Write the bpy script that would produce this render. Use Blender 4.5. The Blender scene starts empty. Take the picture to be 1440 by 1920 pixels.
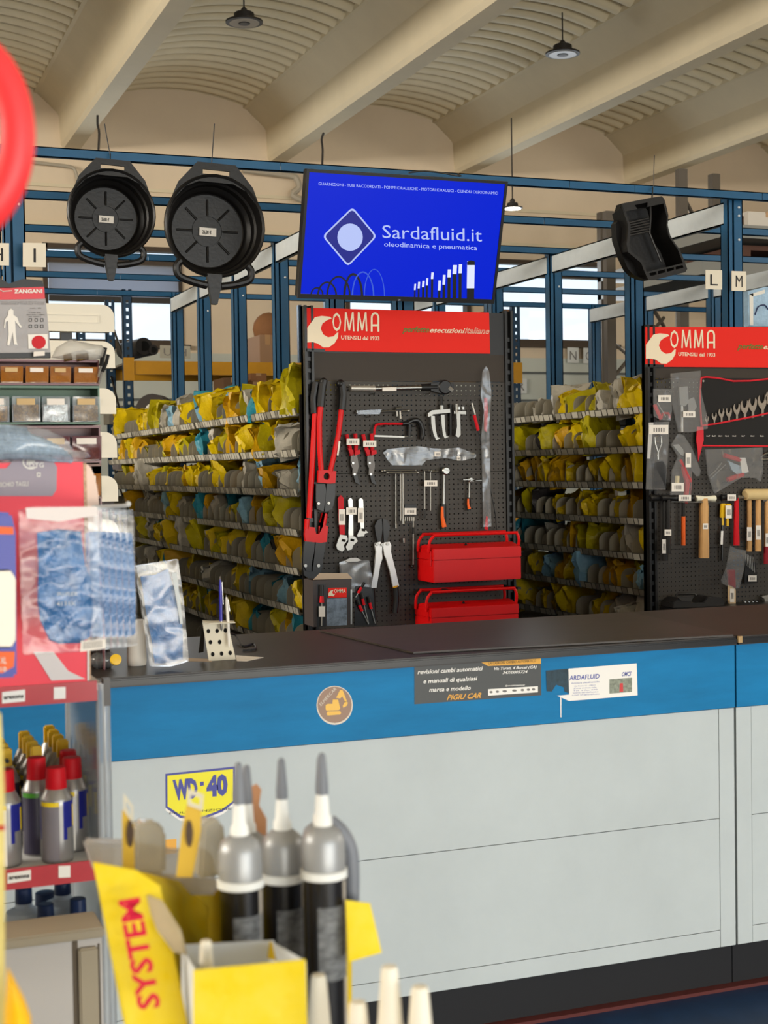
import bpy, bmesh, math, random
from mathutils import Vector, Matrix, noise
random.seed(7)
SC = bpy.context.scene
COL = SC.collection
# ------------------------------------------------------------------ camera
YAW, PITCH, ROLL, FPX, EYE = math.radians(20.97), math.radians(1.75), math.radians(.89), 2715.0, 1.57
_f = Vector((math.sin(YAW)*math.cos(PITCH), math.cos(YAW)*math.cos(PITCH), -math.sin(PITCH)))
_r0 = Vector((math.cos(YAW), -math.sin(YAW), 0)); _u0 = _r0.cross(_f)
CR = math.cos(ROLL)*_r0 - math.sin(ROLL)*_u0
CU = math.sin(ROLL)*_r0 + math.cos(ROLL)*_u0
CP = Vector((0, 0, EYE))
cam = bpy.data.cameras.new('camera'); camo = bpy.data.objects.new('camera', cam); COL.objects.link(camo)
cam.sensor_fit = 'VERTICAL'; cam.sensor_height = 36; cam.lens = FPX/1920*36
camo.matrix_world = Matrix(((CR.x, CU.x, -_f.x, 0), (CR.y, CU.y, -_f.y, 0), (CR.z, CU.z, -_f.z, EYE), (0, 0, 0, 1)))
cam.clip_start = .05; cam.clip_end = 200
cam.dof.use_dof = True; cam.dof.focus_distance = 6.0; cam.dof.aperture_fstop = 7.5
SC.camera = camo
# ------------------------------------------------------------------ world, light, exposure
SC.view_settings.view_transform = 'Standard'; SC.view_settings.look = 'None'
SC.view_settings.exposure = 0.15; SC.view_settings.gamma = 1; SC.view_settings.use_curve_mapping = False
W = bpy.data.worlds.new('daylight'); SC.world = W; W.use_nodes = True
nt = W.node_tree; nt.nodes.clear()
wo = nt.nodes.new('ShaderNodeOutputWorld'); bg = nt.nodes.new('ShaderNodeBackground')
tc = nt.nodes.new('ShaderNodeTexCoord'); sep = nt.nodes.new('ShaderNodeSeparateXYZ'); rp = nt.nodes.new('ShaderNodeValToRGB')
nt.links.new(tc.outputs['Generated'], sep.inputs[0]); nt.links.new(sep.outputs['Z'], rp.inputs[0])
rp.color_ramp.elements[0].position = 0; rp.color_ramp.elements[0].color = (.62, .60, .55, 1)
rp.color_ramp.elements[1].position = .5; rp.color_ramp.elements[1].color = (.52, .70, .95, 1)
e = rp.color_ramp.elements.new(.03); e.color = (.80, .90, 1.0, 1)
nt.links.new(rp.outputs[0], bg.inputs[0]); bg.inputs[1].default_value = 1.45
nt.links.new(bg.outputs[0], wo.inputs[0])
def area(name, loc, tgt, sx, sy, power, col):
    l = bpy.data.lights.new(name, 'AREA'); l.shape = 'RECTANGLE'; l.size = sx; l.size_y = sy; l.energy = power; l.color = col
    o = bpy.data.objects.new(name, l); COL.objects.link(o); o.location = loc
    o.rotation_euler = (Vector(tgt)-Vector(loc)).to_track_quat('-Z', 'Y').to_euler(); return o
# daylight through the shop front behind the camera, then added ceiling fills and back-window lamps
area('shopfront_daylight', (5.0, -8.6, 2.7), (2.2, 3.6, .4), 9.0, 3.0, 360, (.80, .91, 1.0))
area('ceiling_fill_front', (3.0, -8.4, .6), (4.0, 6, 7.5), 10.0, 1.6, 960, (1.0, .93, .80))  # added uplight standing in for ground bounce, brightens the ceiling
area('ceiling_fill_left', (-8.6, 8, 4.3), (2, 10, 6.0), 12.0, 1.2, 1900, (1.0, .94, .84))  # added lamp aimed at the ceiling; the left wall has no glazing
area('back_window_daylight_a', (3.4, 17.7, 3.8), (3.4, 8, 1.0), 1.6, 1.2, 45, (.82, .91, 1.0))
area('back_window_daylight_b', (8.8, 17.7, 3.8), (6, 8, 1.0), 3.6, 1.2, 70, (.82, .91, 1.0))
area('ceiling_fill_right', (13.6, 3.5, 4.2), (5.5, 6, 6.4), 8.0, 1.2, 330, (1.0, .94, .84))  # added lamp for the ceiling from the right, no window there

# ------------------------------------------------------------------ pixel ray helper: where the photo's line of sight meets a real plane
def P(x, y, Y=None, X=None, Z=None, D=None):
    d = _f + CR*((x-720)/FPX) - CU*((y-960)/FPX)
    if Y is not None: t = Y/d.y
    elif X is not None: t = X/d.x
    elif Z is not None: t = (Z-EYE)/d.z
    else: t = D
    return CP + d*t
def proj(v):
    v = Vector(v)-CP; z = v.dot(_f); return 720+FPX*v.dot(CR)/z, 960-FPX*v.dot(CU)/z, z
# ------------------------------------------------------------------ materials
def lin(c): return tuple((x/255/12.92 if x/255 <= .04045 else ((x/255+.055)/1.055)**2.4) for x in c)
MC = {}
def mat(name, col=(128, 128, 128), rough=.5, metal=0, var=0, vscale=6, emit=0, coat=0, spec=.35, trans=0, bump=0, bscale=40, stretch=None, var2=None):
    if name in MC: return MC[name]
    m = bpy.data.materials.new(name); m.use_nodes = True; n = m.node_tree.nodes; L = m.node_tree.links
    b = n['Principled BSDF']; c = lin(col)+(1,)
    b.inputs['Base Color'].default_value = c; b.inputs['Roughness'].default_value = rough; b.inputs['Metallic'].default_value = metal
    b.inputs['Coat Weight'].default_value = coat; b.inputs['Specular IOR Level'].default_value = spec
    b.inputs['Transmission Weight'].default_value = trans
    if emit: b.inputs['Emission Color'].default_value = c; b.inputs['Emission Strength'].default_value = emit
    if var or bump:
        t = n.new('ShaderNodeTexCoord'); mp = n.new('ShaderNodeMapping'); L.new(t.outputs['Object'], mp.inputs[0])
        if stretch: mp.inputs['Scale'].default_value = stretch
    if var:
        z = n.new('ShaderNodeTexNoise'); z.inputs['Scale'].default_value = vscale; z.inputs['Detail'].default_value = 6; z.inputs['Roughness'].default_value = .65
        L.new(mp.outputs[0], z.inputs['Vector'])
        r = n.new('ShaderNodeValToRGB'); r.color_ramp.elements[0].position = .3; r.color_ramp.elements[1].position = .7
        lo = lin(var2) if var2 else tuple(x*(1-var) for x in c[:3])
        r.color_ramp.elements[0].color = tuple(lo)+(1,); r.color_ramp.elements[1].color = tuple(min(1, x*(1+var*.5)) for x in c[:3])+(1,)
        L.new(z.outputs[0], r.inputs[0]); L.new(r.outputs[0], b.inputs['Base Color'])
    if bump:
        z2 = n.new('ShaderNodeTexNoise'); z2.inputs['Scale'].default_value = bscale; z2.inputs['Detail'].default_value = 4; L.new(mp.outputs[0], z2.inputs['Vector'])
        bp = n.new('ShaderNodeBump'); bp.inputs['Strength'].default_value = bump; bp.inputs['Distance'].default_value = .01
        L.new(z2.outputs[0], bp.inputs['Height']); L.new(bp.outputs[0], b.inputs['Normal'])
    MC[name] = m; return m
def film(name, tint=(255, 255, 255), haze=.06, gloss=.3, bscale=16, bump=.8, fr_=.45):
    """thin clear plastic: mostly see-through, with crinkled highlights"""
    if name in MC: return MC[name]
    m = bpy.data.materials.new(name); m.use_nodes = True; n = m.node_tree.nodes; L = m.node_tree.links; n.clear()
    o = n.new('ShaderNodeOutputMaterial'); tr = n.new('ShaderNodeBsdfTransparent'); tr.inputs[0].default_value = (.93, .94, .95, 1)
    gl = n.new('ShaderNodeBsdfGlossy'); gl.inputs['Roughness'].default_value = .16
    df = n.new('ShaderNodeBsdfDiffuse'); df.inputs[0].default_value = lin(tint)+(1,)
    t = n.new('ShaderNodeTexCoord'); z = n.new('ShaderNodeTexNoise'); z.inputs['Scale'].default_value = bscale; z.inputs['Detail'].default_value = .6; z.inputs['Distortion'].default_value = .5
    L.new(t.outputs['Object'], z.inputs['Vector'])
    bp = n.new('ShaderNodeBump'); bp.inputs['Strength'].default_value = bump; bp.inputs['Distance'].default_value = .008; L.new(z.outputs[0], bp.inputs['Height'])
    L.new(bp.outputs[0], gl.inputs['Normal']); L.new(bp.outputs[0], df.inputs['Normal'])
    fr = n.new('ShaderNodeFresnel'); fr.inputs['IOR'].default_value = 1.6; L.new(bp.outputs[0], fr.inputs['Normal'])
    ma = n.new('ShaderNodeMath'); ma.operation = 'MULTIPLY_ADD'; ma.inputs[1].default_value = fr_; ma.inputs[2].default_value = gloss*.05; L.new(fr.outputs[0], ma.inputs[0])
    m1 = n.new('ShaderNodeMixShader'); m1.inputs[0].default_value = haze; L.new(tr.outputs[0], m1.inputs[1]); L.new(df.outputs[0], m1.inputs[2])
    m2 = n.new('ShaderNodeMixShader'); L.new(ma.outputs[0], m2.inputs[0]); L.new(m1.outputs[0], m2.inputs[1]); L.new(gl.outputs[0], m2.inputs[2])
    L.new(m2.outputs[0], o.inputs[0]); MC[name] = m; return m
# ------------------------------------------------------------------ mesh builder (world coordinates)
class MB:
    def __init__(s): s.v = []; s.f = []; s.mi = []; s.k = 0
    def add(s, vs, fs):
        b = len(s.v); s.v += [Vector(v) for v in vs]
        for f in fs: s.f.append([b+i for i in f]); s.mi.append(s.k)
        return s
    def box(s, lo, hi):
        x0, y0, z0 = lo; x1, y1, z1 = hi
        return s.add([(x0,y0,z0),(x1,y0,z0),(x1,y1,z0),(x0,y1,z0),(x0,y0,z1),(x1,y0,z1),(x1,y1,z1),(x0,y1,z1)],
                     [(0,3,2,1),(4,5,6,7),(0,1,5,4),(1,2,6,5),(2,3,7,6),(3,0,4,7)])
    def slab(s, p, off):
        """polygon p (3-D points) thickened by vector off"""
        p = [Vector(a) for a in p]; o = Vector(off); n = len(p)
        return s.add(p+[a+o for a in p], [list(range(n)), list(range(2*n-1, n-1, -1))]+[(i, (i+1) % n, (i+1) % n+n, i+n) for i in range(n)])
    def ring(s, po, pi, off):
        """polygon with a hole: outer and inner loops of equal count, thickened"""
        n = len(po); o = Vector(off); vs = [Vector(a) for a in po]+[Vector(a) for a in pi]; vs += [a+o for a in vs]; f = []
        for i in range(n):
            j = (i+1) % n
            f += [(i, j, n+j, n+i), (2*n+i, 3*n+i, 3*n+j, 2*n+j), (i, 2*n+i, 2*n+j, j), (n+i, n+j, 3*n+j, 3*n+i)]
        return s.add(vs, f)
    def tube(s, path, r, n=8, caps=True, closed=False, flat=None):
        path = [Vector(p) for p in path]; m = len(path)
        rs = r if isinstance(r, (list, tuple)) else [r]*m
        up = None; vs = []
        for i, p in enumerate(path):
            if closed: t = path[(i+1) % m]-path[i-1]
            else: t = path[min(i+1, m-1)]-path[max(i-1, 0)]
            t = t.normalized() if t.length > 1e-9 else Vector((0, 0, 1))
            if up is None: up = Vector((0, 1, 0)) if abs(t.y) < .9 else Vector((0, 0, 1))
            a = t.cross(up).normalized(); b = t.cross(a).normalized()
            fl = flat or 1
            for k in range(n):
                q = 2*math.pi*k/n; vs.append(p+a*math.cos(q)*rs[i]+b*math.sin(q)*rs[i]*fl)
        fs = []
        for i in range(m if closed else m-1):
            j = (i+1) % m
            for k in range(n): fs.append((i*n+k, i*n+(k+1) % n, j*n+(k+1) % n, j*n+k))
        if caps and not closed: fs += [tuple(range(n-1, -1, -1)), tuple((m-1)*n+k for k in range(n))]
        return s.add(vs, fs)
    def lathe(s, prof, c=(0, 0, 0), ax=(0, 0, 1), n=24, mats=None):
        ax = Vector(ax).normalized(); c = Vector(c); a = Vector((1, 0, 0)) if ax.z > .99 else ax.orthogonal().normalized(); b = ax.cross(a)
        vs = []; k0 = s.k
        for r, z in prof:
            for k in range(n):
                q = 2*math.pi*k/n; vs.append(c+ax*z+a*r*math.cos(q)+b*r*math.sin(q))
        bse = len(s.v); s.v += vs
        for i in range(len(prof)-1):
            for k in range(n):
                s.f.append([bse+i*n+k, bse+i*n+(k+1) % n, bse+(i+1)*n+(k+1) % n, bse+(i+1)*n+k])
                s.mi.append(mats(i, k) if mats else k0)
        s.f.append([bse+k for k in range(n-1, -1, -1)]); s.mi.append(mats(0, 0) if mats else k0)
        s.f.append([bse+(len(prof)-1)*n+k for k in range(n)]); s.mi.append(mats(len(prof)-2, 0) if mats else k0)
        return s
    def grid(s, fn, nu, nv):
        vs = [fn(i/nu, j/nv) for j in range(nv+1) for i in range(nu+1)]
        return s.add(vs, [(j*(nu+1)+i, j*(nu+1)+i+1, (j+1)*(nu+1)+i+1, (j+1)*(nu+1)+i) for j in range(nv) for i in range(nu)])
    def ball(s, c, r, n=12, sc=(1, 1, 1)):
        c = Vector(c); prof = [(max(1e-4, r*math.sin(math.pi*i/(n//2+2))), -r*math.cos(math.pi*i/(n//2+2))) for i in range(n//2+3)]
        b = len(s.v); s.lathe(prof, (0, 0, 0), n=n)
        for i in range(b, len(s.v)): v = s.v[i]; s.v[i] = c+Vector((v.x*sc[0], v.y*sc[1], v.z*sc[2]))
        return s
    def xf(s, M, start=0):
        for i in range(start, len(s.v)): s.v[i] = M @ s.v[i]
        return s
    def mesh(s, name, mats, off=(0, 0, 0), bevel=0, angle=35, recalc=True):
        me = bpy.data.meshes.new(name); off = Vector(off)
        me.from_pydata([v-off for v in s.v], [], s.f)
        for m in (mats if isinstance(mats, (list, tuple)) else [mats]): me.materials.append(m)
        me.polygons.foreach_set('material_index', s.mi)
        bm = bmesh.new(); bm.from_mesh(me)
        if recalc: bmesh.ops.recalc_face_normals(bm, faces=bm.faces)
        if bevel: bmesh.ops.bevel(bm, geom=[e for e in bm.edges if len(e.link_faces) == 2 and e.calc_face_angle(0) > .5], offset=bevel, segments=2, affect='EDGES', clamp_overlap=True)
        bm.to_mesh(me); bm.free()
        me.polygons.foreach_set('use_smooth', [True]*len(me.polygons)); me.set_sharp_from_angle(angle=math.radians(angle)); me.update()
        return me
def link(name, me, parent=None, loc=(0, 0, 0)):
    o = bpy.data.objects.new(name, me); COL.objects.link(o); o.location = loc
    if parent: o.parent = parent
    return o
def tag(o, label, cat, group=None):
    o['label'] = label; o['category'] = cat
    if group: o['group'] = group
    return o
class Thing:
    def __init__(s, name, label, cat, loc, group=None):
        s.o = bpy.data.objects.new(name, None); COL.objects.link(s.o); s.o.empty_display_size = .05
        s.loc = Vector(loc); s.o.location = s.loc; tag(s.o, label, cat, group)
    def part(s, name, mb, m, parent=None, label=None, bevel=0, angle=35):
        o = link(name, mb.mesh(name, m, s.loc, bevel, angle), parent or s.o)
        if label: o['label'] = label
        return o
def single(name, mb, m, label, cat, group=None, bevel=0, angle=35, loc=None):
    xs = [v.x for v in mb.v]; ys = [v.y for v in mb.v]; zs = [v.z for v in mb.v]
    loc = loc or ((min(xs)+max(xs))/2, (min(ys)+max(ys))/2, min(zs))
    o = link(name, mb.mesh(name, m, loc, bevel, angle), None, loc); return tag(o, label, cat, group)
def struct(name, mb, m, parent=None, bevel=0, angle=35):
    o = link(name, mb.mesh(name, m, (0, 0, 0), bevel, angle), parent)
    if not parent: o['kind'] = 'structure'
    return o
# lettering: glyph outlines of the built-in font as thin solids laid between two points
TC = {}
def glyphs(t, bold=0, shear=0):
    k = (t, bold, shear)
    if k not in TC:
        c = bpy.data.curves.new('t', 'FONT'); c.body = t; c.size = 1; c.offset = bold; c.shear = shear; c.resolution_u = 2; c.fill_mode = 'FRONT'
        o = bpy.data.objects.new('t', c); COL.objects.link(o); dg = bpy.context.evaluated_depsgraph_get()
        me = bpy.data.meshes.new_from_object(o.evaluated_get(dg)); bpy.data.objects.remove(o)
        TC[k] = ([v.co.copy() for v in me.vertices], [list(p.vertices) for p in me.polygons]); bpy.data.meshes.remove(me)
    return TC[k]
def text(mb, t, p0, p1, up, lift=.0006, bold=0, shear=0):
    """baseline from p0 to p1 (full width), cap height vector 'up'"""
    vs, fs = glyphs(t, bold, shear); p0, p1, up = Vector(p0), Vector(p1), Vector(up)
    x0 = min(v.x for v in vs); x1 = max(v.x for v in vs); cap = .73
    n = (p1-p0).cross(up).normalized()
    mb.add([p0+(p1-p0)*((v.x-x0)/(x1-x0))+up*(v.y/cap)+n*lift for v in vs], fs); return mb
def smoothpath(pts, k=4):
    pts = [Vector(p) for p in pts]; out = []
    for i in range(len(pts)-1):
        a = pts[max(i-1, 0)]; b = pts[i]; c = pts[i+1]; d = pts[min(i+2, len(pts)-1)]
        for j in range(k):
            t = j/k; out.append(.5*((2*b)+(c-a)*t+(2*a-5*b+4*c-d)*t*t+(3*b-a-3*c+d)*t**3))
    return out+[pts[-1]]
def dup(root, loc, label=None, name=None):
    def cp(o, par):
        c = o.copy(); COL.objects.link(c); c.parent = par
        for ch in list(o.children): cp(ch, c)
        return c
    r = cp(root, None); r.location = loc
    if label: r['label'] = label
    return r
ORD = ['first','second','third','fourth','fifth','sixth','seventh','eighth','ninth','tenth','eleventh','twelfth','thirteenth','fourteenth','fifteenth','sixteenth','seventeenth','eighteenth','nineteenth','twentieth','twenty-first','twenty-second','twenty-third','twenty-fourth','twenty-fifth','twenty-sixth','twenty-seventh','twenty-eighth','twenty-ninth','thirtieth']
# palette
BLUE = mat('blue_painted_steel', (18, 80, 118), .45, 0, var=.16, vscale=3)
GREYS = mat('grey_galvanised_channel', (188, 194, 196), .55, 0, var=.12, vscale=5)
BLACK = mat('black_plastic', (16, 15, 15), .42)
BLACKM = mat('black_painted_metal', (24, 23, 22), .38)
WHITE = mat('white_plastic', (222, 218, 208), .45)
CHROME = mat('chrome', (150, 149, 144), .32, 1)
STEEL = mat('satin_steel', (150, 148, 142), .4, .9)
RED = mat('red_lacquer', (200, 8, 10), .42, spec=.25)
REDG = mat('red_grip', (190, 14, 28), .5, spec=.2)
PAPER = mat('white_paper_label', (225, 218, 208), .7)
INK = mat('dark_ink', (40, 38, 38), .7)
GREYINK = mat('grey_ink', (120, 116, 112), .7)
ORANGE = mat('orange_grip', (226, 92, 16), .5)
WOOD = mat('pale_wood_handle', (198, 152, 96), .55, var=.12, vscale=8, stretch=(8, 8, 1))
CARD = mat('brown_cardboard', (134, 92, 58), .85, var=.12, vscale=5)
CLEAR = film('clear_polybag_film')
YEL = mat('yellow_painted_steel', (206, 150, 12), .45, var=.1)
SKYB = mat('blue_plastic', (40, 110, 170), .45)
# ================================================================== ROOM
HB = 5.52; YW = 18.0
concrete = mat('painted_concrete', (216, 203, 174), .8, var=.07, vscale=1.2, bump=.1, bscale=8)
plaster = mat('cream_plaster_wall', (220, 202, 176), .85, var=.06, vscale=.9)
plaster_low = mat('pale_panel_wall', (196, 200, 190), .8, var=.05, vscale=.8)
floor_m = mat('dark_blue_floor', (24, 50, 84), .45, var=.3, vscale=9)
fl = MB().box((-9, -9, -.1), (16, 18.2, 0)); struct('floor', fl, floor_m)
beamx = [2.88+2.62*k for k in range(-4, 6)]
# corrugated vaults
vm = mat('corrugated_roof_lining', (232, 218, 186), .6, .0, var=.08, vscale=2)
cm = MB(); zs = HB+.65
for k in range(len(beamx)-1):
    xa, xb = beamx[k]+.40, beamx[k+1]-.40; nv = int(26*26)
    def vf(u, v, xa=xa, xb=xb):
        y = -8.8+26.9*v; ph = math.sin(math.pi*y/.26)
        return (xa+(xb-xa)*u, y, zs+.15*(1-(2*u-1)**2)+.075*(1-abs(ph)))
    cm.grid(vf, 12, nv*5//4)
struct('ceiling', cm, vm, angle=60)
prof = [(.10, 0), (.13, .05), (.145, .40), (.17, .44), (.40, .65), (.44, .66), (.44, .95)]
for k, bx in enumerate(beamx):
    p = [(bx-a, -8.8, HB+z) for a, z in prof]+[(bx+a, -8.8, HB+z) for a, z in reversed(prof)]
    struct('trim_%d' % (k+1), MB().slab(p, (0, 26.8, 0)), concrete, angle=25)
# roof slab above everything (keeps the sky out)
struct('ceiling', MB().box((-9, -9, HB+.93), (16, 18.2, HB+1.1)), concrete)
# back wall with three window openings
def wall_with_holes(holes, x0, x1, z0, z1, y0, y1):
    mb = MB(); xs = x0
    for (a, b, c, d) in holes:
        mb.box((xs, y0, z0), (a, y1, z1)); mb.box((a, y0, z0), (b, y1, c)); mb.box((a, y0, d), (b, y1, z1)); xs = b
    mb.box((xs, y0, z0), (x1, y1, z1)); return mb
WH = [(2.50, 4.22, 3.15, 4.37), (6.40, 8.20, 3.25, 4.40), (8.55, 10.40, 3.25, 4.40)]
wb = wall_with_holes(WH, -9, 16, 0, 7, YW, YW+.25)
struct('wall_back', wb, plaster)
struct('trim_11', MB().box((-9, YW-.05, 0), (16, YW-.001, 3.05)), plaster_low)       # pale panelling below the windows
struct('trim_12', MB().box((-9, YW-.06, 4.52), (16, YW-.001, 4.62)).box((-9, YW-.03, 5.05), (16, YW-.001, 5.09)), concrete)
for zz in (2.83, 2.45, 2.36, 1.9): struct('trim_%d' % (13+int((2.9-zz)*10)), MB().box((-9, YW-.07, zz), (16, YW-.05, zz+.03)), mat('grey_trim', (96, 100, 98), .6))
struct('wall_left', MB().box((-9.2, -9, 0), (-9, 18.2, 7)), plaster)
struct('wall_right', wall_with_holes([], 0, 0, 0, 0, 0, 0).box((16, -9, 0), (16.2, 18.2, 7)), plaster)
fwb = MB().box((-9, -9.2, 4.4), (16, -9, 7)).box((-9, -9.2, 0), (-4, -9, 4.4)).box((11, -9.2, 0), (16, -9, 4.4))
struct('wall_front', fwb, plaster)
frame_m = mat('brown_window_frame', (74, 62, 50), .6)
sky_m = mat('window_daylight_glass', (222, 236, 250), .3)
glass = bpy.data.materials.new('window_glass'); glass.use_nodes = True
n = glass.node_tree.nodes; L = glass.node_tree.links; n.clear(); o = n.new('ShaderNodeOutputMaterial'); t1 = n.new('ShaderNodeBsdfTransparent'); g1 = n.new('ShaderNodeBsdfGlossy'); g1.inputs[1].default_value = .05
t1.inputs[0].default_value = (.93, .96, .97, 1); mx = n.new('ShaderNodeMixShader'); mx.inputs[0].default_value = .06; L.new(t1.outputs[0], mx.inputs[1]); L.new(g1.outputs[0], mx.inputs[2]); L.new(mx.outputs[0], o.inputs[0])
for i, (a, b, c, d) in enumerate(WH):
    w = struct('window_%d' % (i+1), MB().box((a, YW+.10, c), (b, YW+.11, d)), glass)
    fr = MB(); t = .06
    fr.box((a, YW-.03, c), (a+t, YW+.12, d)).box((b-t, YW-.03, c), (b, YW+.12, d)).box((a, YW-.03, c), (b, YW+.12, c+t)).box((a, YW-.03, d-t), (b, YW+.12, d))
    zt = d-.20
    fr.box((a, YW-.01, zt-.03), (b, YW+.10, zt+.03))
    for m_ in ([(a+b)/2+.03] if i else []): fr.box((m_-.045, YW-.02, c), (m_+.045, YW+.11, d))
    if i: fr.box((a, YW, c+.52), (b, YW+.1, c+.56))
    struct('window_frame', fr, frame_m, w)
    struct('window_sill', MB().box((a-.08, YW-.10, c-.05), (b+.08, YW+.02, c)), frame_m, w)
# half-lowered grey blind inside the left window
bl = Thing('roller_blind', 'grey roller blind half lowered over the left back window', 'blind', (3.36, 17.93, 3.55))
m_bl = bpy.data.materials.new('translucent_blind_cloth'); m_bl.use_nodes = True; _n = m_bl.node_tree; _n.nodes.clear(); _o = _n.nodes.new('ShaderNodeOutputMaterial'); _t = _n.nodes.new('ShaderNodeBsdfTranslucent'); _t.inputs[0].default_value = (.75, .79, .88, 1); _d = _n.nodes.new('ShaderNodeBsdfDiffuse'); _d.inputs[0].default_value = (.3, .3, .32, 1); _m = _n.nodes.new('ShaderNodeMixShader'); _n.links.new(_t.outputs[0], _m.inputs[1]); _n.links.new(_d.outputs[0], _m.inputs[2]); _m.inputs[0].default_value = .4; _n.links.new(_m.outputs[0], _o.inputs[0])
bl.part('blind_cloth', MB().box((2.56, 17.93, 3.72), (4.16, 17.945, 4.12)), m_bl); bl.part('bottom_bar', MB().box((2.56, 17.915, 3.66), (4.16, 17.95, 3.73)), mat('dark_bar', (56, 52, 48), .5))
# conduit pipes on the back wall
pm = mat('grey_pipe', (170, 160, 142), .5)
pp = MB().tube(smoothpath([P(52, 303, Y=17.9), P(120, 311, Y=17.9), P(140, 318, Y=17.9), P(146, 345, Y=17.9)], 3), .022)
single('conduit_pipe', pp, pm, 'thin pale conduit running along the back wall at the left, bending down', 'pipe')
pp = MB().tube(smoothpath([P(455, 318, Y=17.85), P(540, 328, Y=17.85), P(556, 336, Y=17.85), P(560, 352, Y=17.85), P(548, 366, Y=17.85), P(575, 378, Y=17.85)], 3), .045)
single('drain_pipe', pp, pm, 'pale pipe with a bend on the back wall, left of the screen', 'pipe')
# ================================================================== HIGH-BAY LAMPS
lampm = mat('dark_lamp_housing', (38, 34, 32), .5); lens_off = mat('lamp_lens_unlit', (150, 146, 140), .25); lens_on = mat('lamp_lens_lit', (255, 250, 238), .3, emit=5)
def highbay(c, r, label, on=False, ztop=5.95, grp=None):
    t = Thing('high_bay_lamp', label, 'lamp', c)
    c = Vector(c)
    t.part('lamp_housing', MB().lathe([(r, 0), (r*1.0, r*.10), (r*.72, r*.20), (r*.56, r*.26), (r*.54, r*.50), (r*.46, r*.56), (.02, r*.6)], c, n=28), lampm)
    l = t.part('lens', MB().lathe([(r*.80, -.004), (r*.82, .004)], c-Vector((0, 0, .002)), n=28), lens_on if on else lens_off)
    rg = MB(); rg.lathe([(r*.30, -.012), (r*.33, -.002)], c, n=20); t.part('reflector_ring', rg, lampm if not on else lens_on, l)
    t.part('suspension_cable', MB().tube([c+Vector((0, 0, r*.55)), Vector((c.x, c.y, ztop))], .008, 6), lampm)
    t.part('hanger', MB().lathe([(.03, 0), (.03, .03), (.012, .05)], c+Vector((0, 0, r*.55)), n=10), lampm)
highbay(P(458, 43, D=13.6), .175, 'round dark high bay lamp hanging unlit above the left, top edge of view', ztop=6.25)
highbay(P(1055, 102, D=15), .178, 'round dark high bay lamp hanging unlit above the right side on a long cable', ztop=6.25)
highbay(P(961, 391, D=16.4), .115, 'small lit high bay lamp glowing white just right of the screen', True, ztop=5.5)
# drop wires from the beam soffits
def wire(pts, label, r=.006):
    single('hanging_wire', MB().tube(smoothpath(pts, 3), r, 6), lampm, label, 'wire')
wire([P(183, 216, D=15), P(183, 234, D=15), P(186, 250, D=15), P(184, 292, D=15)], 'dark wire hanging from a ceiling beam above the left drain pan', .012)
wire([P(607, 249, D=15), P(603, 262, D=15), P(605, 280, D=15), P(604, 312, D=15)], 'dark wire hanging from the ceiling beam just left of the screen', .012)
wire([P(402, 232, Y=6.62), P(400, 260, Y=6.62), P(397, 305, Y=6.62)], 'thin upright wire end above the right drain pan', .0025)
wire([P(196, 232, Y=6.62), P(201, 262, Y=6.62), P(207, 292, Y=6.62)], 'thin upright wire end above the left drain pan', .0025)
wire([P(1227, 291, Y=6.62), P(1226, 320, Y=6.62), P(1226, 350, Y=6.62)], 'thin upright wire end above the hanging black tool case', .0025)
# ================================================================== BLUE RACK FRAMES
XS = [-1.12, .82, 2.76, 4.70-.06, 6.58, 8.52]; XC = [-1.12, .81, 2.70, 4.64, 6.58, 8.52]
YS = [6.70, 7.73, 8.78, 9.77, 10.77, 11.75]; TOP = 3.035
def column(mb, x, y, z1, w=.095, d=.07, t=.006):
    # open C section with folded lips, opening to the right-hand front
    mb.box((x-w/2, y-d/2, 0), (x-w/2+t, y+d/2, z1)).box((x-w/2, y+d/2-t, 0), (x+w/2, y+d/2, z1)).box((x+w/2-t, y-d/2, 0), (x+w/2, y+d/2, z1))
    mb.box((x-w/2, y-d/2, 0), (x-w/2+.028, y-d/2+t, z1)).box((x+w/2-.055, y-d/2, 0), (x+w/2, y-d/2+t, z1))
BOLT = mat('zinc_bolt', (210, 214, 214), .5, .3)
shelf_m = mat('grey_shelf_steel', (92, 87, 76), .5, .2, var=.15, vscale=4)
div_m = mat('grey_plastic_divider', (150, 143, 126), .5, var=.12)
tagm = [mat('bin_label_a', (188, 182, 166), .7), mat('bin_label_b', (146, 140, 126), .7), mat('bin_label_gap', (48, 44, 38), .7)]
LEV = [1.845, 1.645, 1.452, 1.257, 1.067, .875, .680, .48]
LEVN = ['top', 'second', 'third', 'fourth', 'fifth', 'sixth', 'seventh', 'eighth']
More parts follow.
